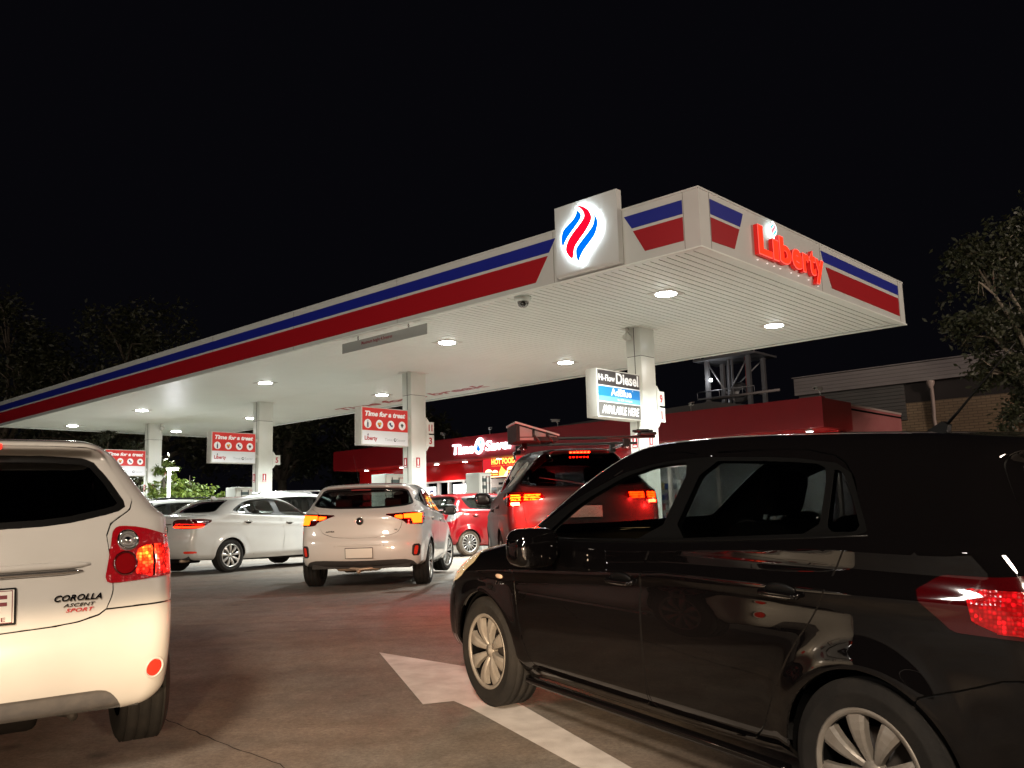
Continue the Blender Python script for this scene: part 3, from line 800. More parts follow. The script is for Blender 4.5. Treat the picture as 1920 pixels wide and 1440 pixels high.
# ------------------------------------------------------------------ canopy
M_WP = mat("canopy_panel", (.60, .63, .62), .35, var=(1.2, .5, (.50, .53, .51)))
M_SOF = mat("soffit_white", (.80, .87, .84), .42, var=(.9, .4, (.72, .78, .75)))
M_GAP = mat("soffit_gap", (.035, .033, .03), .8)
M_BLUE = mat("stripe_blue", (.012, .020, .27), .35)
M_REDS = mat("stripe_red", (.36, .007, .013), .35)
M_COLW = mat("column_white", (.74, .76, .72), .3, var=(2.5, .35, (.62, .64, .58)))
M_SIGNW = mat("sign_casing", (.62, .62, .58), .35)
can = empty('fuel_canopy', at(0, 0, 0), 'long flat canopy with red and blue stripes over the fuel pumps', 'canopy')
m = MB(); m.box((.04, .04, SOF + .06), (CW - .04, CL - .04, FTOP - .08), M_GAP); m.build('roof_deck', can)
m = MB()
for a0, b0, a1, b1 in ((0, 0, .04, CL), (CW - .04, 0, CW, CL), (.04, 0, CW - .04, .04), (.04, CL - .04, CW - .04, CL)):
    m.box((a0, b0, SOF - .01), (a1, b1, FTOP), M_WP)
m.box((-.012, -.012, FTOP), (CW + .012, CL + .012, FTOP + .03), M_WP)
m.build('fascia', can)
m = MB() # soffit boards with open joints
n = int((CL - .16) / .155); bw = (CL - .16) / n
for i in range(n):
    b0 = .08 + i * bw
    for a0, a1 in ((.08, CW / 2 - .004), (CW / 2 + .004, CW - .08)):
        m.box((a0, b0 + .022, SOF), (a1, b0 + bw - .0, SOF + .03), M_SOF)
m.build('soffit', can)
m = MB(); m.box((.04, .04, SOF + .036), (CW - .04, CL - .04, SOF + .05), M_GAP); m.build('soffit_backing', can)
m = MB()
for a0, b0, a1, b1 in ((-.02, -.02, .075, CL + .02), (CW - .075, -.02, CW + .02, CL + .02), (.075, -.02, CW - .075, .075), (.075, CL - .075, CW - .075, CL + .02)):
    m.box((a0, b0, SOF - .035), (a1, b1, SOF - .012), M_SOF)
m.build('edge_trim', can)
near = frame((-.004, 0, 0), (0, -1, 0), (0, 0, 1)); endf = frame((0, -.004, 0), (1, 0, 0), (0, 0, 1))
def stripe(M, poly, mt): q = MB(); q.prism([(-p[0], p[1]) if M is near else p for p in poly], -.003, .003, mt, M); q.build('stripe', can)
stripe(near, [(.285, 5.60), (1.22, 5.60), (1.36, 5.82), (.285, 5.82)], M_BLUE)
stripe(near, [(.285, 5.18), (.99, 5.18), (1.20, 5.55), (.285, 5.55)], M_REDS)
stripe(near, [(2.95, 5.60), (CL, 5.60), (CL, 5.82), (2.80, 5.82)], M_BLUE)
stripe(near, [(3.27, 5.13), (CL, 5.13), (CL, 5.545), (2.98, 5.545)], M_REDS)
stripe(endf, [(.32, 5.60), (1.22, 5.60), (1.34, 5.84), (.32, 5.84)], M_BLUE)
stripe(endf, [(.32, 5.17), (1.0, 5.19), (1.19, 5.55), (.32, 5.55)], M_REDS)
stripe(endf, [(4.31, 5.63), (8.04, 5.62), (8.04, 5.83), (4.22, 5.83)], M_BLUE)
stripe(endf, [(4.61, 5.18), (8.02, 5.16), (8.02, 5.55), (4.39, 5.55)], M_REDS)
for M, xs, zz in ((near, [-.27, -1.40, -2.85] + [-7.0 - 3.7 * i for i in range(7)], 0), (endf, [.30, 8.06], 0), (endf, [4.18], 0)):
    for x in xs: m = MB(); m.box((x - .003, SOF, -.002), (x + .003, FTOP, .0015), mat("panel_joint", (.16, .15, .14), .6), M); m.build('panel_joint', can)
# columns
COLS = [3.95, 11.33, 18.82, 26.60]
for k, b in enumerate(COLS):
    c = MB(); g = .19
    c.box((4.055, b, g), (4.56, b + .36, 4.42), M_COLW, bev=.006); c.box((4.05, b - .005, 4.43), (4.565, b + .365, SOF - .001), M_COLW, bev=.006)
    o = c.build('column', can)
    q = MB(); q.box((4.048, b + .15, g), (4.0535, b + .162, 4.42), M_GAP); q.box((4.043, b + .15, 4.43), (4.0495, b + .162, SOF - .01), M_GAP); q.box((4.06, b + .005, 4.415), (4.555, b + .355, 4.435), M_GAP); q.box((3.98, b - .07, SOF - .012), (4.63, b + .43, SOF - .002), M_COLW); q.build('joint', o)
# downlights
M_LAMP = emis("led_panel", (.97, 1.0, .98), 70)
first = None
for i, (a, b) in enumerate([(a, b) for b in (2.0, 7.8, 15.3, 23.0, 28.9) for a in (2.1, 6.25)]):
    wh = ['over the nearest corner', 'nearest the red lit name sign', 'behind the height sign', 'right of the second bay', 'beside the third sign column', 'above the third treat sign', 'left of the second treat sign', 'behind the second treat sign column', 'at the far left end', 'right of the leftmost column'][i]
    e = empty('canopy_light', at(a, b, SOF), 'square white floodlight glowing in the canopy ceiling, ' + wh, 'light', 'canopy floodlights')
    q = MB(); q.box((-.25, -.25, -.012), (.25, .25, .0), M_SIGNW, bev=.01); q.build('housing', e)
    q = MB(); q.lathe([(.19, -.0125), (.185, -.02), (.15, -.028), (.001, -.032)], M_LAMP, 32); q.build('lens', e)
    L = bpy.data.lights.new('floodlight', 'AREA'); L.shape = 'SQUARE'; L.size = .30; L.energy = 450; L.color = (.95, 1.0, .95); L.spread = 2.3
    lo = bpy.data.objects.new('floodlight', L); COL.objects.link(lo); lo.parent = e; lo.location = (0, 0, -.06)

# logo sign
def smooth(poly, n=4): return [tuple(p) for p in catmull(poly, n)]
LG = {'out': [(.500, 6.175), (.630, 6.175), (.790, 6.080), (.870, 5.965), (.905, 5.975), (.970, 5.840), (.980, 5.710), (.910, 5.560), (.800, 5.450), (.680, 5.350), (.620, 5.265), (.580, 5.185), (.520, 5.220), (.460, 5.280), (.390, 5.300), (.310, 5.345), (.250, 5.470), (.205, 5.525), (.170, 5.610), (.170, 5.740), (.215, 5.850), (.300, 5.920), (.430, 6.000), (.490, 6.060), (.510, 6.120)],
      'blueL': [(.530, 6.100), (.610, 6.010), (.580, 5.930), (.470, 5.830), (.340, 5.720), (.250, 5.620), (.210, 5.550), (.180, 5.640), (.190, 5.740), (.230, 5.830), (.320, 5.890), (.450, 5.970), (.510, 6.040)],
      'red': [(.530, 6.170), (.630, 6.150), (.760, 6.050), (.820, 5.930), (.800, 5.840), (.690, 5.710), (.540, 5.580), (.450, 5.480), (.410, 5.320), (.350, 5.340), (.290, 5.420), (.270, 5.500), (.310, 5.610), (.410, 5.720), (.550, 5.830), (.670, 5.940), (.660, 6.040), (.600, 6.120)],
      'blueR': [(.880, 5.950), (.940, 5.830), (.930, 5.720), (.870, 5.600), (.760, 5.500), (.650, 5.410), (.570, 5.320), (.530, 5.240), (.490, 5.300), (.480, 5.400), (.500, 5.470), (.600, 5.560), (.740, 5.670), (.840, 5.760), (.880, 5.860)]}
E_WHITE = emis("sign_white", (.93, .98, 1.0), 5.0); E_RED = emis("sign_red", (1.0, .004, .03), 1.05); E_BLUE = emis("sign_blue", (.0, .16, 1.0), 1.05)
def flame(mb, M, sc=1.0, x=0, z=0, d=0.0, parts=('out', 'blueL', 'red', 'blueR'), mats=None):
    mm = mats or {'out': E_WHITE, 'blueL': E_BLUE, 'red': E_RED, 'blueR': E_BLUE}
    for i, k in enumerate(parts):
        mb.prism([((p[0] - .57) * sc + x, (p[1] - 5.68) * sc + z) for p in smooth(LG[k])], d if k == 'out' else d + .028 * sc + .001, d + (.028 if k == 'out' else .034) * sc + .0012 * (k != 'out'), mm[k], M)
lg = empty('logo_sign', at(-.13, 1.40, 5.06), 'white square sign with glowing red and blue flame on the canopy edge', 'sign')
m = MB(); prof = [(.125, 0), (.04, 0), (.012, .012), (0, .05), (0, 1.22), (.125, 1.22)]
vs = []; 
for y in (0, 1.29):
    for x, z in prof: vs.append((x, y, z))
k = len(prof); m.add(vs, [tuple(range(k - 1, -1, -1)), tuple(range(k, 2 * k))] + [(i, (i + 1) % k, k + (i + 1) % k, k + i) for i in range(k)], M_WP)
bm_ = m.build('sign_box', lg)
Ml = Matrix.Translation((0, 1.29, -5.06)) @ frame((0, 0, 0), (0, -1, 0), (0, 0, 1))
m = MB(); flame(m, Ml, 1.0, .57, 5.68, .03); m.build('flame_emblem', lg)
m = MB(); m.prism([((p[0] - .57) * .99 + .57, (p[1] - 5.68) * .99 + 5.68) for p in smooth(LG['out'])], .012, .028, emis("halo_light", (.85, .95, 1.0), 40), Ml); m.build('halo_strip', lg)

# illuminated name letters on the end fascia
nm = empty('name_sign', at(1.64, -.004, 5.2), 'glowing red channel letters spelling Liberty on the canopy end', 'sign')
E_LET = emis("letter_red", (1.0, .035, .012), 1.5); E_SIDE = mat("letter_return", (.5, .01, .01), .4, emit=(1, .01, .005), estr=.25); E_RIM = emis("letter_rim", (1.0, .09, .07), 1.9)
Mn = frame((0, 0, 0), (1, 0, 0), (0, 0, 1))
# L, i, b, e, r, t, y placed from their own outlines
for ch, x, z, w, h in (('L', 0, .03, .46, .50), ('i', .50, .03, .20, .36), ('b', .74, .03, .42, .47), ('e', 1.19, .03, .38, .36), ('r', 1.60, .03, .27, .35), ('t', 1.86, .03, .26, .46), ('y', 2.10, -.09, .36, .47)):
    q = MB()
    add_text(q, ch if ch != 'i' else 'l', E_SIDE, Mn, x, z, w, h, .012, .085, offset=.045)
    add_text(q, ch if ch != 'i' else 'l', E_RIM, Mn, x, z, w, h, .0855, .088, offset=.045)
    add_text(q, ch if ch != 'i' else 'l', E_LET, Mn, x + .014, z + .014, w - .028, h - .028, .0885, .092, offset=.035)
    q.build('letter', nm)
m = MB(); flame(m, Mn, .30, .60, .56, .06, mats={'out': emis("small_flame", (.85, 1, 1), 4), 'blueL': emis("sf_blue", (.1, .75, .9), 1.4), 'red': emis("sf_red", (1, .25, .3), 1.3), 'blueR': MATS["sf_blue"]}); m.build('flame_emblem', nm)
LB = mat("drip_clip", (.9, .9, .88), .3, emit=(1, .9, .85), estr=.6)
for x in (.05, .38, .62, .84, 1.24, 1.52, 1.92, 2.3): m = MB(); m.box((x, -.055 - (.05 if x > 2 else 0), .01), (x + .022, -.04 - (.05 if x > 2 else 0), .03), LB, Mn); m.build('standoff_clip', nm)

# hanging height sign
hs = empty('height_sign', at(.14, 6.27, 4.73), 'grey hanging bar reading Maximum height 4.5metres under the canopy edge', 'sign')
M_GREYS = mat("grey_sign", (.30, .32, .31), .45); M_DRED = mat("dark_red_text", (.22, .012, .03), .5)
m = MB(); m.box((-.01, 0, 0), (.01, 2.75, .215), M_GREYS, bev=.003); m.build('board', hs)
m = MB(); add_text(m, "Maximum height 4.5metres", M_DRED, frame((-.0102, 2.75, 0), (0, -1, 0), (0, 0, 1)), .68, .075, 1.02, .095, 0, .002, offset=.012); m.build('lettering', hs)
for y in (.55, 2.2):
    m = MB()
    for i in range(3):
        Mr = Matrix.Translation((0, y, .225 + .034 * i)) @ Matrix.Rotation(math.pi / 2, 4, 'X' if i % 2 else 'Y'); m.lathe([(.016 + .005 * math.cos(q), .005 * math.sin(q)) for q in [2 * math.pi * j / 6 for j in range(7)]], M_GAP, 10, Mr)
    m.build('chain', hs)
# dome camera
def dome(a, b, lab):
    e = empty('dome_camera', at(a, b, SOF), lab, 'camera')
    m = MB(); m.lathe([(.001, 0), (.155, 0), (.155, -.03), (.13, -.085), (.115, -.09), (.001, -.09)], M_SOF, 32); m.build('mount', e)
    m = MB(); m.lathe([(.105, -.088), (.103, -.12), (.085, -.165), (.05, -.19), (.001, -.197)], glass_mat("dome_glass", (.5, .5, .5)), 24); m.build('dome', e)
    m = MB(); m.ell((0, .0, -.13), (.05, .05, .05), M_BLACK); m.tube([(0, 0, -.13), (-.05, -.02, -.15)], .028, M_CHROME, 10); m.build('lens_unit', e)
dome(.33, 3.88, 'white dome security camera hanging under the canopy near its edge')
def bracket_cam(M, lab, mt):
    e = empty('security_camera', M, lab, 'camera')
    m = MB(); m.tube([(0, 0, 0), (0, 0, .14), (0, -.05, .2)], .018, mt, 8); m.build('bracket', e)
    m = MB(); m.box((-.055, -.25, .19), (.055, .08, .28), mt, bev=.02); m.box((-.065, -.28, .275), (.065, .1, .29), mt, bev=.004); m.build('housing', e)
    m = MB(); m.lathe([(.035, 0), (.035, .02), (.001, .02)], M_BLACK, 14, Matrix.Translation((0, -.252, .235)) @ Matrix.Rotation(math.pi / 2, 4, 'X')); m.build('lens', e)
M_CAM = mat("camera_white", (.5, .5, .5), .4)
# ball lights / speakers at the column tops
for (a, b, lab) in ((3.95, 4.2, 'small grey horn speaker beside the top of the diesel sign column'), (4.45, 26.45, 'small grey horn speaker on top of the leftmost column')):
    e = empty('horn_speaker', at(a, b, SOF - .17), lab, 'speaker')
    m = MB(); m.tube([(.0, 0, .16), (0, 0, .05)], .015, M_SIGNW, 8); m.box((-.04, -.03, .1), (.04, .03, .16), M_SIGNW, bev=.01); m.build('bracket', e)
    m = MB(); m.lathe([(.02, .08), (.04, .06), (.055, .0), (.10, -.05), (.105, -.055), (.09, -.05), (.04, 0), (.001, .02)], M_SIGNW, 20, Matrix.Rotation(-.9, 4, 'Y') @ Matrix.Rotation(.5, 4, 'X')); m.build('horn', e)
# low ceiling hump and flat red slogan lettering at the far edge
m = MB(); add_text(m, "Time for a break", mat("slogan_red", (.38, .05, .06), .4), frame((7.72, 19.2, SOF - .002), (0, -1, 0), (-1, 0, 0)), 0, 0, 7.3, .50, -.001, .001, shear=.2, offset=.03)
m.build('slogan', can)
e = empty('ceiling_speaker', at(7.6, 11.1, SOF), 'shallow white round ceiling fitting near the far canopy edge', 'fitting')
m = MB(); m.lathe([(.001, -.10), (.30, -.09), (.42, -.04), (.46, -.0)], M_SOF, 32); m.build('cover', e)

# ------------------------------------------------------------------ signs on the columns
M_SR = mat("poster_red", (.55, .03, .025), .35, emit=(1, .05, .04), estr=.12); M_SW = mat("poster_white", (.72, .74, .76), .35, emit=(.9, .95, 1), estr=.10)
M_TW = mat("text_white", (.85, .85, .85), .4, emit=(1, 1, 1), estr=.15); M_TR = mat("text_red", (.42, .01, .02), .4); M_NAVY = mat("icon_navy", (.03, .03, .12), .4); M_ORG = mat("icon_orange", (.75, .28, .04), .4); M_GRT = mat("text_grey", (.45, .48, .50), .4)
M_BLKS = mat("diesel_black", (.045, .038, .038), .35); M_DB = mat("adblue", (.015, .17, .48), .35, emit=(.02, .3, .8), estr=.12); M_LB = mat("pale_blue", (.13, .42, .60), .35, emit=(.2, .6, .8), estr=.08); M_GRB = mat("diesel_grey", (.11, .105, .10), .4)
def circle(r, n=28, cx=0, cy=0): return [(cx + r * math.cos(2 * math.pi * i / n), cy + r * math.sin(2 * math.pi * i / n)) for i in range(n)]
def sign_box(name, b, lab, a0=2.41, a1=3.95, z0=3.03, z1=4.0, th=.28, cat='sign', grp=None):
    e = empty(name, at(a0, b, z0), lab, cat, grp)
    m = MB(); m.box((0, 0, 0), (a1 - a0, th, z1 - z0), M_SIGNW, bev=.012); m.box((a1 - a0, .08, .2), (4.052 - a0, th - .08, .3), M_SIGNW); m.box((a1 - a0, .08, .7), (4.052 - a0, th - .08, .8), M_SIGNW); m.build('casing', e)
    return e, frame((0, -.001, 0), (1, 0, 0), (0, 0, 1)), a1 - a0, z1 - z0
def treat(b, lab):
    e, M, w, h = sign_box('treat_sign', b, lab, grp='Time for a treat signs')
    p = MB(); p.box((.03, h * .385, 0), (w - .03, h - .025, .003), M_SR, M); p.box((.03, .025, 0), (w - .03, h * .38, .003), M_SW, M); p.build('poster', e)
    p = MB(); add_text(p, "Time for a treat", M_TW, M, .11, h * .755, w - .22, .135, .0035, .005, shear=.25, offset=.045)
    for i in range(4):
        cx = .20 + i * (w - .42) / 3; cy = h * .555
        p.prism(circle(.115, cx=cx, cy=cy), .0035, .0045, M_TW, M)
    p.build('lettering', e)
    p = MB()
    cx = [.20 + i * (w - .42) / 3 for i in range(4)]; cy = h * .555
    p.prism([(cx[0] - .02, cy - .09), (cx[0] + .02, cy - .09), (cx[0] + .022, cy + .02), (cx[0] + .008, cy + .05), (cx[0] + .008, cy + .09), (cx[0] - .008, cy + .09), (cx[0] - .008, cy + .05), (cx[0] - .022, cy + .02)], .005, .006, M_NAVY, M)
    for dx, dy, r, mt in ((-.03, .01, .035, M_ORG), (.03, .02, .034, mat("icon_yellow", (.8, .5, .05), .4)), (.0, -.035, .036, M_TR), (.02, -.01, .02, M_ORG)): p.prism(circle(r, 12, cx[1] + dx, cy + dy), .005, .0055 + abs(dx) * .01, mt, M)
    for dx, dy, s_ in ((-.025, .03, .03), (.03, -.025, .028), (-.01, -.01, .02)): p.prism([(cx[2] + dx - s_, cy + dy - s_ * .8), (cx[2] + dx + s_, cy + dy - s_), (cx[2] + dx + s_ * .8, cy + dy + s_), (cx[2] + dx - s_ * 1.1, cy + dy + s_ * .7)], .005, .0055 + s_ * .02, M_NAVY, M)
    for dx, dy in ((-.03, .02), (0, .035), (.03, .015)): p.prism([(cx[3] + dx * .3, cy - .06), (cx[3] + dx + .018, cy + dy), (cx[3] + dx, cy + dy + .03), (cx[3] + dx - .018, cy + dy)], .005, .0055 + abs(dx) * .01, mat("icon_dark", (.05, .05, .05), .5), M)
    p.build('icon', e)
    p = MB(); add_text(p, "Liberty", M_TR, M, .10, .09, .40, .14, .0035, .005, offset=.03)
    for i, c in enumerate((M_DRED, M_NAVY)): p.prism([(.20 + .0 * i, .235), (.225, .26 - i * .01), (.21, .30 - i * .02), (.185, .26)], .0035 + i * .001, .0045 + i * .001, c, M)
    p.prism(circle(.045, cx=1.08, cy=.155), .0035, .0045, mat("icon_dark", (.05, .05, .05), .5), M); p.prism(circle(.026, cx=1.085, cy=.16), .005, .0055, M_SW, M)
    add_text(p, "Time", M_GRT, M, .74, .12, .26, .075, .0035, .0045); add_text(p, "Saver", M_GRT, M, 1.15, .12, .28, .075, .0035, .0045)
    p.build('logo', e)
treat(11.33, 'red Time for a treat sign hung highest, beside the boards numbered 11 and 3')
treat(18.82, 'red Time for a treat sign on the column numbered 5')
treat(26.60, 'smallest red Time for a treat sign, on the leftmost column')
e, M, w, h = sign_box('diesel_sign', 3.95, 'black and blue sign reading Diesel AdBlue available here', a0=2.50, a1=3.97)
p = MB(); p.box((.03, h * .665, 0), (w - .03, h - .025, .003), M_BLKS, M); p.box((.03, h * .64, 0), (w - .03, h * .665, .003), M_SW, M); p.box((.03, h * .44, 0), (w - .03, h * .64, .003), M_DB, M); p.box((.03, h * .335, 0), (w - .03, h * .44, .003), M_LB, M); p.box((.03, h * .315, 0), (w - .03, h * .335, .003), M_SW, M); p.box((.03, .025, 0), (w - .03, h * .315, .003), M_GRB, M); p.build('panel', e)
p = MB(); add_text(p, "Hi-Flow", M_TW, M, .06, .73, .53, .13, .0035, .005, offset=.015); add_text(p, "Diesel", M_TW, M, .63, .70, .77, .23, .0035, .005, offset=.03)
add_text(p, "AdBlue", M_TW, M, .44, .45, .70, .15, .0035, .005, offset=.03); add_text(p, "°", M_TW, M, 1.17, .58, .03, .03, .0035, .005); add_text(p, "for SCR Catalysts", M_TW, M, .66, .345, .50, .055, .0035, .005, offset=.01); add_text(p, "AVAILABLE HERE", M_TW, M, .13, .08, 1.26, .17, .0035, .005, shear=.2, offset=.03); p.build('lettering', e)
def number(b, z, txt, lab):
    e = empty('pump_number', at(4.56, b, z), lab, 'sign', 'pump number boards')
    m = MB(); m.box((.02, -.012, 0), (.28, .012, .31), M_COLW, bev=.004); m.prism([(0, -.12), (.02, -.12), (.12, .02), (.12, .30), (.02, .42), (0, .42)], -.008, .008, M_COLW, frame((0, .0, 0), (1, 0, 0), (0, 0, 1))); m.build('board', e)
    m = MB(); wd = .10 * len(txt) if txt != '1' else .045
    if txt == '11': wd = .13
    add_text(m, txt, M_TR, frame((0, -.0125, 0), (1, 0, 0), (0, 0, 1)), .155 - wd / 2, .06, wd, .18, 0, .002, offset=.03); m.build('numeral', e)
number(3.95, 3.40, '9', 'white board numbered 9 on the diesel sign column')
number(3.95, 3.05, '1', 'white board numbered 1 under the board numbered 9')
number(11.33, 3.42, '11', 'white board numbered 11 on the second column from the right')
number(11.33, 3.07, '3', 'white board numbered 3 under the board numbered 11')
number(18.82, 3.02, '5', 'single white board numbered 5 on its column')
number(26.60, 3.00, '7', 'single white board numbered 7 on the leftmost column')
for b, z in zip(COLS, (2.50, 2.50, 2.46, 2.46)):
    wh = {3.95: 'diesel sign column', 11.33: 'column numbered 11', 18.82: 'column numbered 5', 26.60: 'leftmost column'}[b]
    for M, w_, side in ((frame((4.20, b - .0085, z), (1, 0, 0), (0, 0, 1)), .13, 'right'), (frame((4.043, b + .31, z), (0, -1, 0), (0, 0, 1)), .13, 'left')):
        m = MB(); m.box((0, 0, 0), (w_, .26, .003), mat("extinguisher_red", (.42, .01, .02), .4), M); m.box((.045, .07, .0032), (.085, .215, .0045), M_TW, M); m.box((.02, .015, .0032), (w_ - .02, .045, .0045), M_TW, M); m.box((.055, .215, .0032), (.075, .235, .0045), M_TW, M)
        o = m.build('extinguisher_sign', None, MC); tag(o, 'red and white extinguisher sign on the %s face of the %s' % (side, wh), 'sign', 'extinguisher signs')
    M = frame((4.075, b - .0085, z - .02), (1, 0, 0), (0, 0, 1)); m = MB()
    for i in range(7): m.box((0, .02 + i * .036, 0), (.10 - (i % 3) * .012, .028 + i * .036, .0015), M_GRT, M)
    o = m.build('notice_sheet', None, MC); tag(o, 'small printed notice left of the extinguisher sign, on the %s' % {3.95: 'diesel sign column', 11.33: 'column numbered 11 and 3', 18.82: 'column numbered 5', 26.60: 'leftmost column'}[b], 'notice')

# ------------------------------------------------------------------ fuel pumps
M_PUMP = mat("pump_white", (.62, .62, .58), .35, var=(4, .4, (.5, .5, .46))); M_PG = mat("pump_grey", (.42, .43, .40), .4)
def pump(a, b, top, lab, w=.85, d=.55):
    e = empty('fuel_pump', at(a, b, .19), lab, 'fuel pump', 'fuel pumps'); H = top - .19
    m = MB(); m.box((0, .0, 0), (w, d, H), M_PG, bev=.02); m.build('cabinet', e)
    M = frame((0, -.002, 0), (1, 0, 0), (0, 0, 1))
    m = MB(); m.box((.03, .05, 0), (w - .03, H - .04, .02), M_PUMP, M, bev=.006); m.build('front_panel', e)
    m = MB(); m.box((w * .2, H - .26, .021), (w * .5, H - .16, .026), mat("pump_display", (.05, .06, .06), .15, emit=(.6, .8, .7), estr=.08), M); m.box((w * .2, H - .46, .021), (w * .5, H - .36, .026), MATS["pump_display"], M); m.build('display', e)
    m = MB(); add_text(m, "Liberty", M_TR, M, w * .55, H - .15, w * .3, .07, .021, .023); 
    for i in range(5): m.box((w * .56, H - .30 - i * .035, .021), (w * (.9 - .05 * (i % 2)), H - .29 - i * .035, .022), M_TR if i == 0 else M_GRT, M)
    m.build('label', e)
    for i in range(3):
        x = w * (.22 + .26 * i); n_ = MB(); n_.box((x, .75, .02), (x + .06, 1.05, .08), M_BLACK, M, bev=.015); n_.tube([(x + .03, 1.0, .08), (x + .03, 1.08, .14), (x + .03, .98, .18)], .014, (M_TR, M_BLACK, mat("nozzle_green", (.02, .2, .05), .4))[i], 8, M); n_.build('nozzle', e)
        n_ = MB(); n_.tube([(x + .03, .78, .08), (x + .05, .4, .14), (x + .02, .2, .12), (x - .02, .5, .09), (x, H - .1, .05)], .012, M_BLACK, 8, M); n_.build('hose', e)
    return e
pump(4.47, 12.95, 2.42, 'white fuel pump left of the column numbered 11', .95, .62)
pump(6.74, 11.54, 2.42, 'tall grey fuel pump standing right of the column numbered 11', .5, .55)
pump(4.10, 20.3, 2.36, 'white fuel pump left of the column numbered 5', .95, .62)
pump(4.05, 28.1, 2.14, 'white fuel pump beside the leftmost column', .95, .55)
# ------------------------------------------------------------------ shop
M_SHOPR = mat("shop_red", (.33, .006, .013), .45, var=(2, .3, (.26, .005, .010)))
M_SHOPW = mat("shop_red_wall", (.75, .012, .014), .25)
M_FRAME = mat("shop_frame", (.62, .58, .54), .4)
shop = empty('shop', at(0, 0, 0), 'long red flat roofed convenience shop with lit windows behind the pumps', 'building')
m = MB(); m.box((15.0, 4.91, 3.62), (15.2, 30.05, 4.52), M_SHOPR); m.box((15.2, 4.91, 3.62), (17.2, 5.0, 4.52), M_SHOPR); m.box((15.2, 29.9, 3.62), (21.9, 30.05, 4.52), M_SHOPR); m.box((15.2, 5.0, 4.30), (21.9, 29.9, 4.36), M_UNDER)
m.build('fascia', shop)
m = MB(); m.box((15.0, 4.91, 4.52), (15.24, 30.05, 4.56), M_SHOPR); m.build('parapet_cap', shop)
m = MB(); m.box((17.2, 5.02, .2), (21.9, 5.12, 4.44), mat("shop_side", (.46, .17, .17), .5, var=(1.5, .5, (.38, .10, .11)))); m.box((17.2, 4.99, 4.44), (21.9, 5.14, 4.50), mat("side_cap", (.5, .42, .4), .4)); m.box((21.82, 5.13, .2), (21.9, 29.9, 4.3), M_UNDER); m.build('side_wall', shop)
m = MB(); m.box((15.2, 5.0, 3.60), (17.2, 29.9, 3.66), mat("shop_soffit", (.50, .03, .03), .35)); m.build('soffit', shop)
m = MB(); m.box((16.5, 5.12, 2.86), (16.62, 17.9, 3.6), M_SHOPW); m.box((16.5, 21.5, 2.86), (16.62, 29.9, 3.6), M_SHOPW); m.box((16.5, 17.9, 2.86), (16.62, 21.5, 3.6), M_SHOPW)
m.box((16.5, 24.9, .2), (16.62, 29.9, 2.86), mat("shop_wall_low", (.30, .012, .012), .5)); m.build('front_wall', shop)
m = MB(); bs = [24.85, 24.0, 23.3, 22.3, 21.35, 20.2, 19.0, 17.8, 16.6, 15.4, 13.5, 11.5, 9.5, 7.5, 5.2]
m.box((16.46, 5.12, 2.78), (16.62, 24.9, 2.86), M_FRAME)
for b in bs: m.box((16.46, b - .05, .2), (16.62, b + .05, 2.78), M_FRAME)
m.build('window_frame', shop)
m = MB(); m.box((16.54, 5.15, .2), (16.55, 24.85, 2.78), glass_mat("shop_glass", (.85, .87, .87))); m.build('shop_window', shop)
m = MB(); m.box((20.0, 5.2, .21), (20.1, 24.8, 3.0), mat("shop_back_wall", (.75, .74, .72), .5)); m.box((16.7, 5.2, 3.0), (20.1, 24.8, 3.05), mat("shop_ceiling", (.8, .8, .8), .6)); m.build('inner_wall', shop)
for i in range(7):
    m = MB(); b = 7 + i * 2.7; m.box((17.4, b, 2.97), (19.4, b + .3, 2.995), emis("shop_tube", (.95, .98, 1.0), 14)); m.build('ceiling_light', shop)
# over-door box, posters and shelves
m = MB(); m.box((16.30, 18.2, 2.42), (16.46, 21.25, 2.80), mat("door_head", (.60, .52, .48), .5)); m.box((16.27, 19.5, 2.52), (16.30, 19.95, 2.62), M_TRIM); m.build('door_header', shop)
PC = [(.9, .9, .92), (.05, .12, .4), (.7, .5, .2), (.5, .35, .2), (.6, .1, .1), (.2, .2, .22), (.85, .85, .8), (.35, .25, .5)]
for i in range(11):
    b = 23.9 - i * 1.15 - rng.uniform(0, .2); a = 17.2 + rng.uniform(0, 1.6)
    sh_ = empty('shop_shelf', at(a, b, .2), 'shelving unit stocked with goods inside the shop window, %s from the left' % ['first', 'second', 'third', 'fourth', 'fifth', 'sixth', 'seventh', 'eighth', 'ninth', 'tenth', 'eleventh'][i], 'shelf', 'shelves inside the shop')
    m = MB(); m.box((0, 0, 0), (.5, .9, 2.2), M_FRAME, bev=.01); m.build('unit', sh_)
    m = MB()
    for r in range(5):
        for c_ in range(6): col = PC[rng.randrange(8)]; m.box((-.06, .03 + c_ * .145, .25 + r * .4), (-.005, .15 + c_ * .145, .25 + r * .4 + rng.uniform(.15, .32)), mat("goods_%d" % PC.index(col), col, .5))
    m.build('goods', sh_)
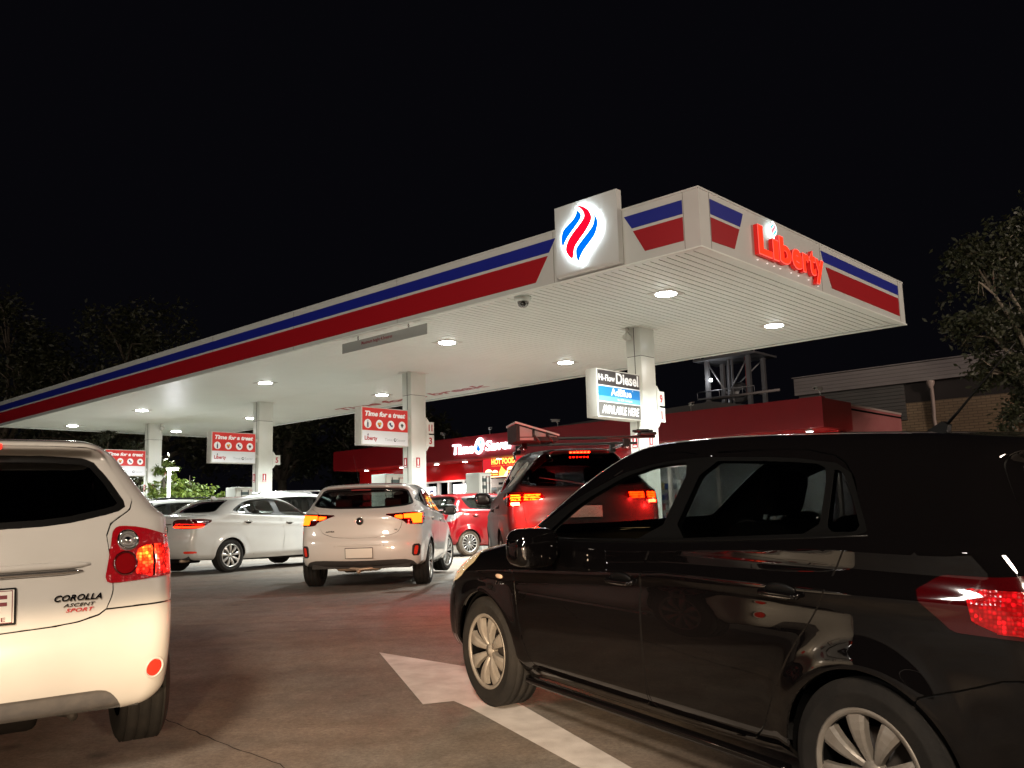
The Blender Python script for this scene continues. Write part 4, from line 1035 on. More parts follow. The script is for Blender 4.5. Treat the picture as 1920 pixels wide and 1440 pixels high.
for b0, b1, z0, z1, k, lab in ((22.95, 21.45, 2.05, 2.66, 0, 'white poster with small drawings in the shop window'), (18.7, 17.9, 2.0, 2.66, 1, 'blue and white price poster at the right shop window'), (24.75, 24.1, 2.1, 2.62, 5, 'dark and white poster in the leftmost shop window')):
    e = empty('window_poster', at(16.44, b0, z0), lab, 'poster'); M = frame((-.003, 0, 0), (0, -1, 0), (0, 0, 1)); w_ = b0 - b1; h_ = z1 - z0
    m = MB(); m.box((0, 0, 0), (w_, h_, .004), mat("poster_lit", (.8, .82, .84), .4, emit=(.9, .97, 1), estr=.9), M); m.build('sheet', e)
    m = MB()
    if k == 1: m.box((.02, .02, .0045), (w_ * .55, h_ - .05, .006), M_DB, M); add_text(m, "2", M_TW, M, .08, .1, .2, .35, .0065, .008, offset=.03)
    for i in range(9):
        x = rng.uniform(.05, w_ - .25); z = rng.uniform(.05, h_ - .15); m.box((x, z, .0045), (x + rng.uniform(.04, .2), z + rng.uniform(.02, .09), .0058), [M_NAVY, M_GRT, M_ORG, M_TRIM][i % 4], M)
    m.build('print', e)
# billboard
bb = empty('hot_food_screen', at(15.75, 20.35, 2.80), 'lit orange and red HOT FOOD burger picture over the shop door', 'sign'); M = frame((0, 0, 0), (0, -1, 0), (0, 0, 1)); w_, h_ = 2.45, .86
m = MB(); m.box((-.04, -.04, -.08), (w_ + .04, h_ + .04, -.004), M_TRIM, M, bev=.01); m.build('casing', bb)
m = MB(); m.box((0, 0, -.003), (w_, h_, .002), emis("screen_red", (.85, .03, .04), .9), M); m.build('screen', bb)
E_Y = emis("screen_yellow", (1.0, .55, .08), 2.6); E_C = emis("screen_cream", (1.0, .85, .45), 2.6); E_O = emis("screen_orange", (1.0, .22, .03), 1.5); E_BR = emis("screen_brown", (.45, .10, .02), .8); E_G = emis("screen_green", (.3, .5, .05), 1.0)
m = MB(); add_text(m, "HOT FOOD", E_Y, M, .52, .55, 1.35, .235, .003, .006, offset=.04); add_text(m, "GRAB A BITE", E_O, M, .52, .46, 1.3, .05, .003, .005, offset=.02); m.build('lettering', bb)
m = MB()
def burger(x, z, s_):
    m.prism([(x + s_ * math.cos(t), z + .62 * s_ * math.sin(t)) for t in [math.pi * i / 14 for i in range(15)]], .003, .0105, E_C, M)
    m.prism([(x - s_, z - .02), (x + s_, z - .02), (x + s_ * 1.05, z - .08 * s_), (x + s_ * .5, z - .22 * s_), (x, z - .1 * s_), (x - s_ * .5, z - .25 * s_), (x - s_ * 1.05, z - .08 * s_)], .004, .0075, E_G, M)
    m.prism([(x - s_ * .95, z - .12 * s_), (x + s_ * .95, z - .12 * s_), (x + s_ * .95, z - .36 * s_), (x - s_ * .95, z - .36 * s_)], .003, .0065, E_BR, M)
    m.prism([(x - s_ * .95, z - .36 * s_), (x + s_ * .95, z - .36 * s_), (x + s_ * .8, z - .62 * s_), (x - s_ * .8, z - .62 * s_)], .003, .0085, E_Y, M)
burger(.34, .24, .20); burger(.72, .21, .17); burger(1.62, .30, .20)
for i in range(9): m.prism([(1.82 + i * .045, .10), (1.85 + i * .045, .10), (1.86 + i * .05, .50 + .05 * (i % 3)), (1.83 + i * .05, .52 + .05 * (i % 3))], .003 + .0002 * i, .006 + .0004 * i, E_C if i % 2 else E_Y, M)
m.prism([(1.80, .04), (2.25, .04), (2.30, .30), (1.76, .30)], .003, .013, E_O, M)
m.prism([(.95, .05), (1.30, .05), (1.42, .20), (1.20, .36), (1.10, .46), (1.05, .34), (.95, .22)], .003, .0115, E_Y, M)
m.prism([(1.22, .05), (1.42, .05), (1.48, .30), (1.35, .22)], .003, .0125, E_C, M); m.box((.05, .02, .003), (w_ - .1, .055, .0135), E_C, M)
m.build('picture', bb)
# shop name
sn = empty('shop_name_sign', at(14.99, 21.32, 3.80), 'glowing white Time Saver letters with a round blue emblem on the red fascia', 'sign'); M = frame((0, 0, 0), (0, -1, 0), (0, 0, 1))
E_SW = emis("name_white", (.92, .96, 1.0), 4.0)
m = MB(); add_text(m, "Time", E_SW, M, .0, .03, 1.28, .44, .05, .11, shear=.15, offset=.018); m.build('lettering', sn)
m = MB(); add_text(m, "Saver", E_SW, M, 1.98, .07, 1.62, .42, .05, .11, shear=.15, offset=.018); m.build('lettering', sn)
m = MB(); m.prism([(1.62 + .25 * math.cos(t) + .06 * math.sin(t), .31 + .34 * math.sin(t)) for t in [2 * math.pi * i / 36 for i in range(36)]], .05, .11, E_SW, M)
m.prism(smooth([(1.48, .16), (1.60, .08), (1.70, .14), (1.66, .26), (1.58, .36), (1.50, .42), (1.52, .30)]), .111, .114, emis("emblem_blue", (.01, .18, .8), 1.2), M); m.prism(smooth([(1.66, .42), (1.74, .36), (1.80, .44), (1.74, .54), (1.66, .52)]), .111, .114, emis("emblem_pale", (.4, .8, .95), 1.2), M); m.build('emblem', sn)
# downlights under the shop soffit
for i, (a, b) in enumerate(((15.5, 28.05), (15.5, 25.4), (15.5, 23.0), (15.5, 21.2), (15.5, 19.15), (15.5, 17.12), (15.5, 14.0), (15.5, 11.0), (15.5, 8.0), (15.5, 5.6))):
    wh = ['at the far left end', 'left of the column numbered 11', 'hidden behind the column numbered 11', 'just left of the glowing shop name', 'under the shop name', 'right of the food picture', 'behind the dark wagon', 'behind the diesel sign column', 'right of the diesel column', 'at the right end'][i]
    e = empty('shop_downlight', at(a, b, 3.6), 'small round white downlight in the shop soffit, ' + wh, 'light', 'downlights under the shop soffit')
    m = MB(); m.lathe([(.13, 0), (.13, -.05), (.11, -.055)], M_FRAME, 20); m.build('ring', e)
    m = MB(); m.lathe([(.109, -.02), (.10, -.062), (.001, -.066)], emis("downlight", (1, .97, .93), 30), 20); m.build('lens', e)
    L = bpy.data.lights.new('downlight', 'SPOT'); L.energy = 260; L.spot_size = 2.6; L.spot_blend = .7; L.shadow_soft_size = .07; L.color = (1, .95, .9)
    lo = bpy.data.objects.new('downlight', L); COL.objects.link(lo); lo.parent = e; lo.location = (0, 0, -.09)
for i, (b, r) in enumerate(((22.08, .4), (19.27, .9), (15.58, -.6), (9.6, .8), (5.0, -.2))):
    bracket_cam(at(15.12, b, 4.56) @ Matrix.Rotation(-math.pi / 2 + r, 4, 'Z'), 'white security camera on the shop parapet, ' + ['leftmost', 'above the shop name', 'behind the roof rack', 'right of the pump numbers', 'at the right corner'][i], M_CAM)

# ------------------------------------------------------------------ buildings behind
M_CLAD = mat("grey_cladding", (.13, .125, .12), .5, .2, var=(1, .4, (.09, .085, .085)))
M_CLAD2 = mat("pale_cladding", (.30, .27, .27), .5, .1, var=(.7, .5, (.2, .18, .18)))
def brickmat():
    m = bpy.data.materials.new("cream_brick"); m.use_nodes = True; nt = m.node_tree; b = nt.nodes["Principled BSDF"]; b.inputs["Roughness"].default_value = .85
    tc = nt.nodes.new("ShaderNodeTexCoord"); mp = nt.nodes.new("ShaderNodeMapping"); mp.inputs["Rotation"].default_value = (0, math.pi / 2, 0); br = nt.nodes.new("ShaderNodeTexBrick")
    sx = nt.nodes.new("ShaderNodeSeparateXYZ"); cx = nt.nodes.new("ShaderNodeCombineXYZ"); nt.links.new(tc.outputs["Object"], sx.inputs[0]); nt.links.new(sx.outputs[1], cx.inputs[0]); nt.links.new(sx.outputs[2], cx.inputs[1])
    br.inputs["Scale"].default_value = 1.0; br.inputs["Brick Width"].default_value = .34; br.inputs["Row Height"].default_value = .11; br.inputs["Mortar Size"].default_value = .010
    br.inputs["Color1"].default_value = (.30, .22, .14, 1); br.inputs["Color2"].default_value = (.24, .17, .11, 1); br.inputs["Mortar"].default_value = (.10, .08, .06, 1)
    nt.links.new(cx.outputs[0], br.inputs["Vector"]); nt.links.new(br.outputs["Color"], b.inputs["Base Color"]); return m
M_BRICK = brickmat()
bb = empty('brick_warehouse', at(0, 0, 0), 'cream brick warehouse with pale metal cladding behind the tree on the right', 'building')
m = MB(); m.box((26.0, -14, .2), (26.3, 7.0, 5.3), M_BRICK); m.box((26.0, 7.0, .2), (26.3, 10.7, 4.6), M_BRICK); m.box((26.3, 10.5, .2), (45, 10.7, 6.5), M_CLAD); m.build('brick_wall', bb)
m = MB()
for i in range(10): z = 4.62 + i * .15; m.box((25.9, 6.2, z), (26.1, 10.7, z + .135), M_CLAD); 
m.box((25.95, 6.2, 4.6), (26.0, 10.72, 6.1), M_UNDER); m.build('lower_cladding', bb)
m = MB()
for i in range(5): z = 6.08 + i * .15; m.box((25.6, -14, z), (25.8, 10.75, z + .14), M_CLAD2)
m.box((25.62, -14, 6.08), (25.68, 10.73, 6.84), M_UNDER); m.box((25.5, -14, 6.84), (26.5, 10.8, 6.88), M_CLAD2); m.box((26.3, -14, 6.5), (45, 10.6, 6.6), M_UNDER); m.build('parapet_cladding', bb)
m = MB(); m.box((25.98, -14, 5.3), (26.2, 6.2, 6.08), mat("dark_eaves", (.03, .025, .025), .8)); m.build('eaves_panel', bb)
for b_, in ((5.1,), (1.9,)):
    m = MB(); M_PIPE = mat("downpipe", (.42, .33, .30), .5); m.tube([(25.7, b_, 5.95), (25.8, b_, 5.75), (25.88, b_ + .02, 5.1), (25.9, b_ + .05, 4.55), (25.9, b_ - .02, 3.9), (25.9, b_ - .02, 3.0), (25.9, b_, .3)], .075, M_PIPE, 10); m.lathe([(.15, .12), (.15, 0), (.07, -.18)], M_PIPE, 16, Matrix.Translation((25.72, b_, 5.95))); m.build('downpipe', bb)
gb = empty('grey_roof_building', at(0, 0, 0), 'low dark grey metal building behind the red shop parapet', 'building')
m = MB(); m.box((24.5, 11.2, .2), (34, 30, 5.5), M_CLAD); m.build('wall', gb)
m = MB(); m.prism([(10.9, 5.5), (14.4, 6.15), (14.6, 6.1), (30.5, 5.6), (30.5, 5.5)], 0, 9.6, M_CLAD, frame((24.4, 0, 0), (0, 1, 0), (0, 0, 1))); m.build('roof', gb)
m = MB(); m.tube([(24.5, 14.2, 6.25), (24.5, 10.9, 6.28)], .06, M_CLAD2, 8); m.build('gutter', gb)
# steel gantry
tw = empty('steel_gantry', at(30, 16.4, 0), 'grey steel lattice gantry with platform rising behind the shop', 'gantry')
M_STEEL = mat("galvanised_steel", (.32, .32, .34), .45, .6); M_STEELR = mat("red_steel", (.35, .05, .04), .5)
for (a, b_) in ((0, -1.2), (0, 1.2), (1.6, -1.2), (1.6, 1.2)):
    m = MB(); m.box((a - .1, b_ - .1, .2), (a + .1, b_ + .1, 9.35), M_STEEL); m.build('post', tw)
for (a, b_) in ((.3, .1), (.3, -.1), (.9, .5)):
    m = MB(); m.tube([(a, b_, .2), (a, b_, 9.6)], .07, M_STEEL, 8); m.build('pipe', tw)
m = MB(); m.box((-.4, -1.8, 9.05), (2.0, 1.8, 9.15), M_STEEL); m.box((-.4, -1.8, 9.35), (-.32, 1.8, 9.42), M_STEEL); m.box((-.1, -1.3, 9.2), (.1, 1.3, 9.34), M_STEEL)
for i in range(10): m.box((-.39, -1.78 + i * .39, 9.15), (-.34, -1.74 + i * .39, 9.36), M_STEEL)
m.build('platform', tw)
for p, q in (((0, -1.2, 9.0), (0, .0, 7.2)), ((0, .0, 7.2), (0, -.1, 7.2)), ((0, 1.2, 9.0), (0, .1, 7.2)), ((1.6, -1.2, 9.0), (1.6, 1.2, 7.2))):
    m = MB(); m.tube([p, q], .04, M_STEEL, 6); m.build('brace', tw)
m = MB(); m.tube([(.1, -1.02, 9.0), (.1, -1.0, 7.0)], .06, M_STEELR, 8); m.build('red_pipe', tw)
m = MB(); m.box((-.3, -1.6, 7.0), (.6, 1.7, 7.08), M_STEEL); m.tube([(-.3, -1.6, 7.4), (-.3, 1.7, 7.4)], .03, M_STEEL, 6)
for i in range(6): m.tube([(-.3, -1.6 + i * .66, 7.08), (-.3, -1.6 + i * .66, 7.4)], .02, M_STEEL, 6)
m.lathe([(.5, -.2), (.55, 0), (.5, .2), (.2, .3)], M_STEEL, 20, Matrix.Translation((.2, -.5, 7.2)) @ Matrix.Rotation(1.57, 4, 'Y')); m.build('lower_platform', tw)
m = MB(); m.ell((-.2, .9, 8.0), (.09, .09, .09), emis("gantry_lamp", (.9, 1, .95), 10)); m.build('lamp', tw)
L = bpy.data.lights.new('gantry_lamp', 'POINT'); L.energy = 25; L.shadow_soft_size = .1; lo = bpy.data.objects.new('gantry_lamp_light', L); COL.objects.link(lo); lo.parent = tw; lo.location = (-.35, .9, 8.0)

# ------------------------------------------------------------------ street lamps, three of them added out of view
def street_lamp(x, y, h, lab, en, col=(.95, .95, 1)):
    e = empty('street_lamp', Matrix.Translation((x, y, gz(y))), lab, 'street lamp')
    m = MB(); m.tube([(0, 0, 0), (0, 0, h)], [.075, .055], mat("lamp_post", (.75, .75, .76), .4), 12); m.build('pole', e)
    m = MB(); m.ell((.16, -.1, h + .02), (.26, .14, .05), M_SIGNW, None, 3); m.build('head', e)
    m = MB(); m.ell((.16, -.1, h - .02), (.2, .1, .03), emis("street_led", (.95, .95, 1), 40), None, 3); m.build('lens', e)
    L = bpy.data.lights.new('street_lamp', 'POINT'); L.energy = en; L.shadow_soft_size = .12 if en < 1000 else 1.1; L.color = col
    lo = bpy.data.objects.new('street_lamp_light', L); COL.objects.link(lo); lo.parent = e; lo.location = (.16, -.12, h - .12)
street_lamp(-26, -4, 9.0, 'added tall street lamp lighting the canopy edge, outside the picture', 4500, (1, .93, .84))  # unseen lamp, added to light the outer fascia
street_lamp(-1.5, -9, 8.5, 'added tall street lamp behind the camera car, brightening the ground, outside the picture', 8500, (1, .82, .64))  # unseen lamp, added to brighten the near forecourt
street_lamp(27, 8.0, 8.5, 'added tall street lamp lighting the brick warehouse, outside the picture', 9000, (1, .80, .66))  # unseen lamp, added to light the warehouse and the right tree
street_lamp(-12.75, 33.0, 2.95, 'slim white lamp post lit beside the bright green bush', 120)

# ------------------------------------------------------------------ trees
def leafmat(name, c1, c2):
    if name in MATS: return MATS[name]
    m = bpy.data.materials.new(name); m.use_nodes = True; nt = m.node_tree; b = nt.nodes["Principled BSDF"]; b.inputs["Roughness"].default_value = .55
    g = nt.nodes.new("ShaderNodeNewGeometry"); mx = nt.nodes.new("ShaderNodeMixRGB"); mx.inputs[1].default_value = (*c1, 1); mx.inputs[2].default_value = (*c2, 1)
    nt.links.new(g.outputs["Random Per Island"], mx.inputs[0]); nt.links.new(mx.outputs[0], b.inputs["Base Color"])
    b.inputs["Subsurface Weight"].default_value = 0; MATS[name] = m; return m
M_BARK = mat("bark", (.10, .08, .06), .9, bump=(12, .6)); M_BARKP = mat("pale_bark", (.20, .17, .13), .85, bump=(12, .4))
def tree(name, lab, cat, base, trunk_h, clumps, nleaf, leaf, lm, bark, seed, droop=.3, group=None, limb_r=.1, trunk_r=.22):
    """clumps: (x,y,z,r) offsets from base; limbs run to each clump"""
    r = random.Random(seed); e = empty(name, Matrix.Translation(base), lab, cat, group)
    m = MB(); top = Vector((0, 0, trunk_h))
    m.tube([(0, 0, -.1), (.05, 0, trunk_h * .5), tuple(top)], [trunk_r, trunk_r * .8, trunk_r * .6], bark, 10)
    for cx, cy, cz, cr_ in clumps:
        c = Vector((cx, cy, cz)); mid = top.lerp(c, .5) + Vector((r.uniform(-.3, .3), r.uniform(-.3, .3), r.uniform(-.1, .4))) * cr_ * .5
        m.tube([tuple(top - Vector((0, 0, trunk_h * .2))), tuple(mid), tuple(c)], [limb_r, limb_r * .6, limb_r * .25], bark, 7)
        for _ in range(5):
            q = c + Vector((r.gauss(0, 1), r.gauss(0, 1), r.gauss(0, .8))).normalized() * cr_ * .8; m.tube([tuple(mid.lerp(c, .6)), tuple(c.lerp(q, .5)), tuple(q)], [limb_r * .3, limb_r * .2, limb_r * .08], bark, 5)
    m.build('trunk', e)
    tot = sum(c[3] ** 2 for c in clumps); vs = []; fs = []
    for cx, cy, cz, cr_ in clumps:
        n = int(nleaf * cr_ ** 2 / tot); subs = [(Vector((r.gauss(0, 1), r.gauss(0, 1), r.gauss(0, .7))).normalized() * cr_ * r.uniform(.35, 1.0)) for _ in range(max(6, n // 45))]
        for _ in range(n):
            s_ = subs[r.randrange(len(subs))]; p = Vector((cx, cy, cz)) + s_ + Vector((r.gauss(0, 1), r.gauss(0, 1), r.gauss(0, .8))) * cr_ * .14
            d = Vector((r.gauss(0, 1), r.gauss(0, 1), r.gauss(-droop, .6))).normalized(); u = d.cross(Vector((r.gauss(0, 1), r.gauss(0, 1), r.gauss(0, 1)))).normalized()
            L = leaf * r.uniform(.6, 1.3); w = L * .22; k = len(vs)
            vs += [p, p + d * L * .5 + u * w, p + d * L, p + d * L * .5 - u * w]; fs.append((k, k + 1, k + 2, k + 3))
    me = bpy.data.meshes.new('crown'); me.from_pydata([tuple(v) for v in vs], [], fs); me.materials.append(lm); o = bpy.data.objects.new('crown', me); COL.objects.link(o); o.parent = e
    return e
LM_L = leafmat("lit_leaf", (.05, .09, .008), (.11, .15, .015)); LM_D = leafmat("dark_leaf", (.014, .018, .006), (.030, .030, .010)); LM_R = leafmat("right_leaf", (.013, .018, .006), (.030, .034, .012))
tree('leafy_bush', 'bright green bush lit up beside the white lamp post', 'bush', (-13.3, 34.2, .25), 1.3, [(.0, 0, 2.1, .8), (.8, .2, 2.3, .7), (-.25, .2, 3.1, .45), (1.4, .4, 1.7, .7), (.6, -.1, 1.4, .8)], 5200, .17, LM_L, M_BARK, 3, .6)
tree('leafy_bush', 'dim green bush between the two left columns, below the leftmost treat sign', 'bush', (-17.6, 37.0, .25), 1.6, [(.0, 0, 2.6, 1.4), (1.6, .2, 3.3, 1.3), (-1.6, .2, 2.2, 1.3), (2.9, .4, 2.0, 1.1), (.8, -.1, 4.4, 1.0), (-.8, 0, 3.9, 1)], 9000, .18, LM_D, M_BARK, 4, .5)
for i, (x, y, h, s_, lab) in enumerate([(-27, 46, 4, 1.25, 'tall dim tree at the far left beyond the canopy'), (-20, 48, 5, 1.35, 'tallest dim tree behind the left half of the canopy'), (-13, 50, 4, 1.1, 'broad dark tree seen between the canopy columns'), (-7, 52, 3, .8, 'low dark tree left of the shop end')]):
    cl = []; rr = random.Random(40 + i)
    for k in range(16): an = rr.uniform(0, 6.28); q = rr.uniform(.5, 4.2) * s_; cl.append((q * math.cos(an), q * math.sin(an) * .7, h + rr.uniform(.0, 7.5) * s_ * (1 - q / (8 * s_)), rr.uniform(1.1, 2.0) * s_))
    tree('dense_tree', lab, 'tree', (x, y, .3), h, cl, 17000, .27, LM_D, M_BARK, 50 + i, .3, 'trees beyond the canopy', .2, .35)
cl = [(-2.6, -.6, 6.9, .9), (-1.6, -.3, 7.3, 1.0), (-.6, 0, 7.7, 1.0), (.4, -.2, 8.3, 1.1), (.6, .2, 7.2, 1.3), (-1.9, 0, 5.6, 1.0), (-.8, .2, 5.4, 1.2), (.5, 0, 5.6, 1.2), (1.6, 0, 7.4, 1.4), (1.8, 0, 6.0, 1.4), (-.2, -.4, 3.6, 1.0), (-1.6, -.8, 4.2, .55), (.6, -.4, 2.9, 1.0), (1.6, -.2, 3.8, 1.2), (-.6, -.6, 2.4, .7)]
cl = [(max(a, -2.05), b, c, d) for a, b, c, d in cl] + [(-1.9, -.5, 4.3, .6), (-1.3, -.5, 3.2, .8), (-.7, -.5, 4.2, .9), (-1.7, -.2, 2.2, .6)]
tree('leafy_tree', 'dark spreading tree at the right edge in front of the brick wall', 'tree', (14.2, 23.0, .25), 3.6, cl, 32000, .16, LM_R, M_BARKP, 9, .5, None, .09, .2)
# ------------------------------------------------------------------ the two small hatchbacks nearest the camera
HATCH = dict(profile=[(-.50, .27), (-.64, .28), (-.70, .36), (-.735, .48), (-.74, .60), (-.715, .68), (-.695, .80), (-.675, .95), (-.63, 1.06), (-.54, 1.20), (-.44, 1.35), (-.42, 1.385), (-.50, 1.415), (-.50, 1.442), (-.38, 1.460), (0, 1.490), (.55, 1.513), (1.0, 1.515), (1.44, 1.485), (1.86, 1.330), (2.28, 1.125), (2.54, 1.00), (2.75, .960), (3.06, .895), (3.29, .785), (3.42, .64), (3.47, .46), (3.44, .30), (3.36, .22), (3.0, .205), (1.3, .215), (.2, .24)],
    rear=-.74, front=3.47, W=.88, rt=(.35, .085, 2.2), ft=(2.6, .075, 2.2), belt=[(-.8, 1.10), (0, 1.08), (1.07, 1.0), (2.2, .955), (2.8, .93), (3.5, .9)], tumble=R_(18), tq=.08, crown=.032,
    wb=2.6, R=.316, arch=.348, kr=.13, kf=.36, hcrown=.012, rn=.36, gw=.0036, top=1.52, k0=.09, k1=.105, blur=.016, crease=[(-.7, .93), (1.0, .90), (2.4, .80), (3.4, .72)], seat=1.05, zc=.70, bar=.04, tuck=.06)
HATCH_OPT = dict(
    doors=[('front_door', [(2.235, .985), (2.255, .80), (2.21, .50), (2.14, .33), (2.06, .285), (1.20, .285), (1.162, .33), (1.165, .83), (1.12, .98), (1.075, 1.06), (.93, 1.425), (1.10, 1.445), (1.32, 1.425), (1.60, 1.30), (2.0, 1.10)]),
           ('rear_door', [(1.115, .98), (1.158, .83), (1.155, .33), (1.12, .285), (.56, .285), (.47, .36), (.40, .50), (.30, .68), (.18, .83), (.10, .98), (.03, 1.12), (.10, 1.30), (.20, 1.40), (.40, 1.438), (.92, 1.43), (1.068, 1.06)])],
    dlo=[[(2.20, 1.02), (1.83, .995), (1.07, 1.03), (.5, 1.07), (-.02, 1.115), (.04, 1.20), (.16, 1.37), (.45, 1.405), (.95, 1.415), (1.20, 1.395), (1.45, 1.350), (1.80, 1.22)]],
    glass=[[(1.83, 1.015), (1.095, 1.05), (.97, 1.395), (1.20, 1.383), (1.44, 1.33), (1.76, 1.195), (2.0, 1.03)],
           [(1.00, 1.055), (.55, 1.09), (.20, 1.118), (.23, 1.30), (.26, 1.372), (.48, 1.388), (.88, 1.397)],
           [(.165, 1.122), (.02, 1.132), (.08, 1.22), (.17, 1.34), (.215, 1.355), (.19, 1.24)]],
    glass_mats=[G_CLEAR, glass_mat("rear_side_glass", (.13, .14, .135)), glass_mat("quarter_glass", (.05, .05, .05))],
    rg=mirror_poly([(0, 1.065), (.35, 1.075), (.585, 1.12), (.635, 1.15), (.56, 1.28), (.49, 1.370), (.3, 1.385), (0, 1.39)]), rgx=-.25, rgb=.03, rgm=G_DARK,
    ws=mirror_poly([(0, 1.0), (.62, 1.02), (.70, 1.03), (.62, 1.30), (.56, 1.44), (.3, 1.468), (0, 1.475)]), wsx=1.46, wsz=1.0,
    panels=[('front_bumper', reg(side=[(2.90, .10), (2.965, .40), (3.0, .655), (3.10, .665), (3.30, .62), (3.7, .60), (3.7, .1)])), ('tailgate', reg(end=mirror_poly([(0, .652), (.40, .668), (.53, .70), (.565, .78), (.56, .86), (.535, 1.06), (.67, 1.15), (.61, 1.28), (.54, 1.40), (.45, 1.42), (0, 1.43)]), xlt=-.28)),
            ('rear_bumper', reg(side=[(-.9, .1), (-.9, .70), (-.66, .715), (-.50, .715), (-.36, .66), (-.18, .60), (-.1, .1)], xlt=-.2)),
            ('bonnet', reg(top=[(3.34, 0), (3.22, .30), (2.98, .55), (2.45, .70), (2.30, .69), (2.40, .35), (2.44, 0), (2.40, -.35), (2.30, -.69), (2.45, -.70), (2.98, -.55), (3.22, -.30)], zgt=.72, sym=False))],
    extra=[])

def hatch_car(name, label, pose, paint, lit, near_mat, side_lit=True, plate_text=None, badges=False, housing=None, z=None, pitch=None):
    root = place_car(name, label, pose[0], pose[1], pose[2], z=z, pitch=pitch)
    B = Body(HATCH); V, N, T = B.mesh(.018); S = Shell(V, N, T)
    o = dict(HATCH_OPT)
    lampE = [(.527, .822), (.60, .818), (1.0, .845), (1.0, 1.0), (.80, 1.012), (.69, 1.050), (.60, 1.062), (.565, 1.05), (.548, .95)]
    lampS = [(-.20, .945), (-.30, 1.01), (-.44, 1.055), (-.60, 1.08), (-.9, 1.09), (-.9, .80), (-.36, .815)]
    lamp = reg(end=lampE, side=lampS, xlt=-.1)
    ex = [('lamp', lamp, None)]
    litE = [(.655, .83), (1.0, .86), (1.0, .975), (.72, .975), (.66, .955)]
    ex += [('lamp_lit', reg(end=litE, side=[(-.40, .845), (-.37, 1.0), (-.9, 1.0), (-.9, .82)], xlt=-.3), ['lamp']),
           ('lamp_rib', reg(end=[(.725, .8), (.735, .8), (.745, .90), (.735, 1.0), (.725, 1.0), (.733, .90)], xlt=-.3, rnd=0), ['lamp_lit']),
           ('lamp_clear', reg(yc=(.625, .998, .046), xlt=-.3), ['lamp', 'lamp_lit']),
           ('lamp_round', reg(yc=(.612, .90, .052), xlt=-.3), ['lamp', 'lamp_lit'])]
    ex += [('valance', reg(end=mirror_poly([(0, .383), (.50, .383), (.55, .37), (.60, .31), (.63, .2), (.6, .1), (0, .1)]), xlt=-.45), None),
           ('reflector', reg(yc=(.735, .44, .036), xlt=-.35), None),
           ('headlamp', reg(side=[(2.68, .85), (2.76, .92), (3.02, .96), (3.35, .90), (3.6, .80), (3.5, .62), (3.15, .655), (2.90, .71)], end=[(.36, .5), (.40, .66), (.50, .80), (.60, 1.0), (1.0, 1.0), (1.0, .5)], xgt=2.6), None),
           ('grille', reg(end=mirror_poly([(0, .60), (.34, .60), (.36, .66), (0, .70)]), xgt=3.2), None),
           ('intake', reg(end=mirror_poly([(0, .30), (.40, .30), (.46, .36), (.40, .44), (0, .45)]), xgt=3.2), None)]
    o['extra'] = ex
    car_common(root, B, S, paint, o)
    for sd in (1, -1):
        c = (-.60, .735 * sd, .93)
        if lit:
            lm = lamp_mat(name + "_brake_%d" % sd, (.25, .004, .004), lit[0], lit[1], (-.60, .70 * sd, .935), .11, lit[2], lit[3], 75)
        else: lm = M_REDLENS
        L = S.part('lamp', housing or M_DREDLENS, root, side=sd, objname='tail_lamp', recess=-.004, thick=.01)
        S.part('lamp_lit', lm, L, side=sd, objname='brake_light', recess=-.002)
        S.part('lamp_rib', M_DREDLENS, L, side=sd, objname='lens_rib', recess=-.004)
        S.part('lamp_clear', M_CLEAR, L, side=sd, objname='reversing_light', recess=-.003)
        S.part('lamp_round', M_REDLENS, L, side=sd, objname='reflector_disc', recess=-.003)
        for (yy, zz, rr) in ((.625, .998, .046), (.612, .90, .052)): # moulded rings and a bulb behind the lens
            M = rear_frame(B, yy * sd, zz, .005); q = MB()
            q.lathe([(rr, -.002), (rr + .001, .003), (rr - .005, .004), (rr - .007, .0)], M_CHROME if zz > .95 else M_DREDLENS, 32, M)
            if zz > .95: q.ell((0, 0, -.001), (.016, .016, .008), M_CHROME, M); q.lathe([(.028, 0), (.029, .003), (.03, 0)], M_CHROME, 24, M)
            q.build('lens_ring', L)
        S.part('reflector', near_mat, root, side=sd, objname='rear_reflector', recess=-.003)
        M = rear_frame(B, .735 * sd, .44, .002); q = MB(); q.lathe([(.038, 0), (.043, .004), (.048, .0)], paint, 32, M); q.build('reflector_bezel', root)
        S.part('headlamp', mat("headlamp_lens", (.42, .38, .33), .05, .5, 1.0, bump=(18, .8, 2), emit=(1, .62, .26), estr=.55), root, side=sd, recess=-.002)
    S.part('valance', mat("grey_valance", (.09, .088, .09), .5, var=(20, .5, (.15, .14, .13))), root, recess=.012, objname='rear_valance', thick=.02)
    S.part('grille', M_BLACK, root, recess=.01); S.part('intake', M_BLACK, root, recess=.02, objname='front_intake')
    # handles, mirrors, wheels
    for sd in (1, -1):
        door_handle(root, B, 1.29, .852, sd, paint); door_handle(root, B, .33, .895, sd, paint)
        wing_mirror(root, B, 1.84, .95, sd, paint, 1.15, .15)
        p, n = surf_y(B, 2.40, .77, sd); M = frame(p, (1, 0, 0), n.cross(Vector((1, 0, 0)))); q = MB(); q.ell((0, 0, .002), (.036, .014, .008), mat("side_indicator", (.6, .42, .3), .1, 0, 1), M, 2.4); q.build('side_indicator', root)
        q = MB(); add_text(q, "VVT-i" if False else "1.8i", M_CHROME, frame(p, (-sd, 0, 0), (0, 0, 1)), -.04, -.05, .08, .022, .001, .004, shear=.2, offset=.01); q.build('wing_badge', root)
        # belt moulding
        q = MB(); q.tube([surf_y(B, x, z, sd)[0] + Vector((0, 0, 0)) for x, z in [(1.96, 1.008), (1.5, 1.02), (1.1, 1.037), (.6, 1.07), (.2, 1.10), (-.02, 1.118)]], .005, M_TRIM, 6); q.build('belt_moulding', root)
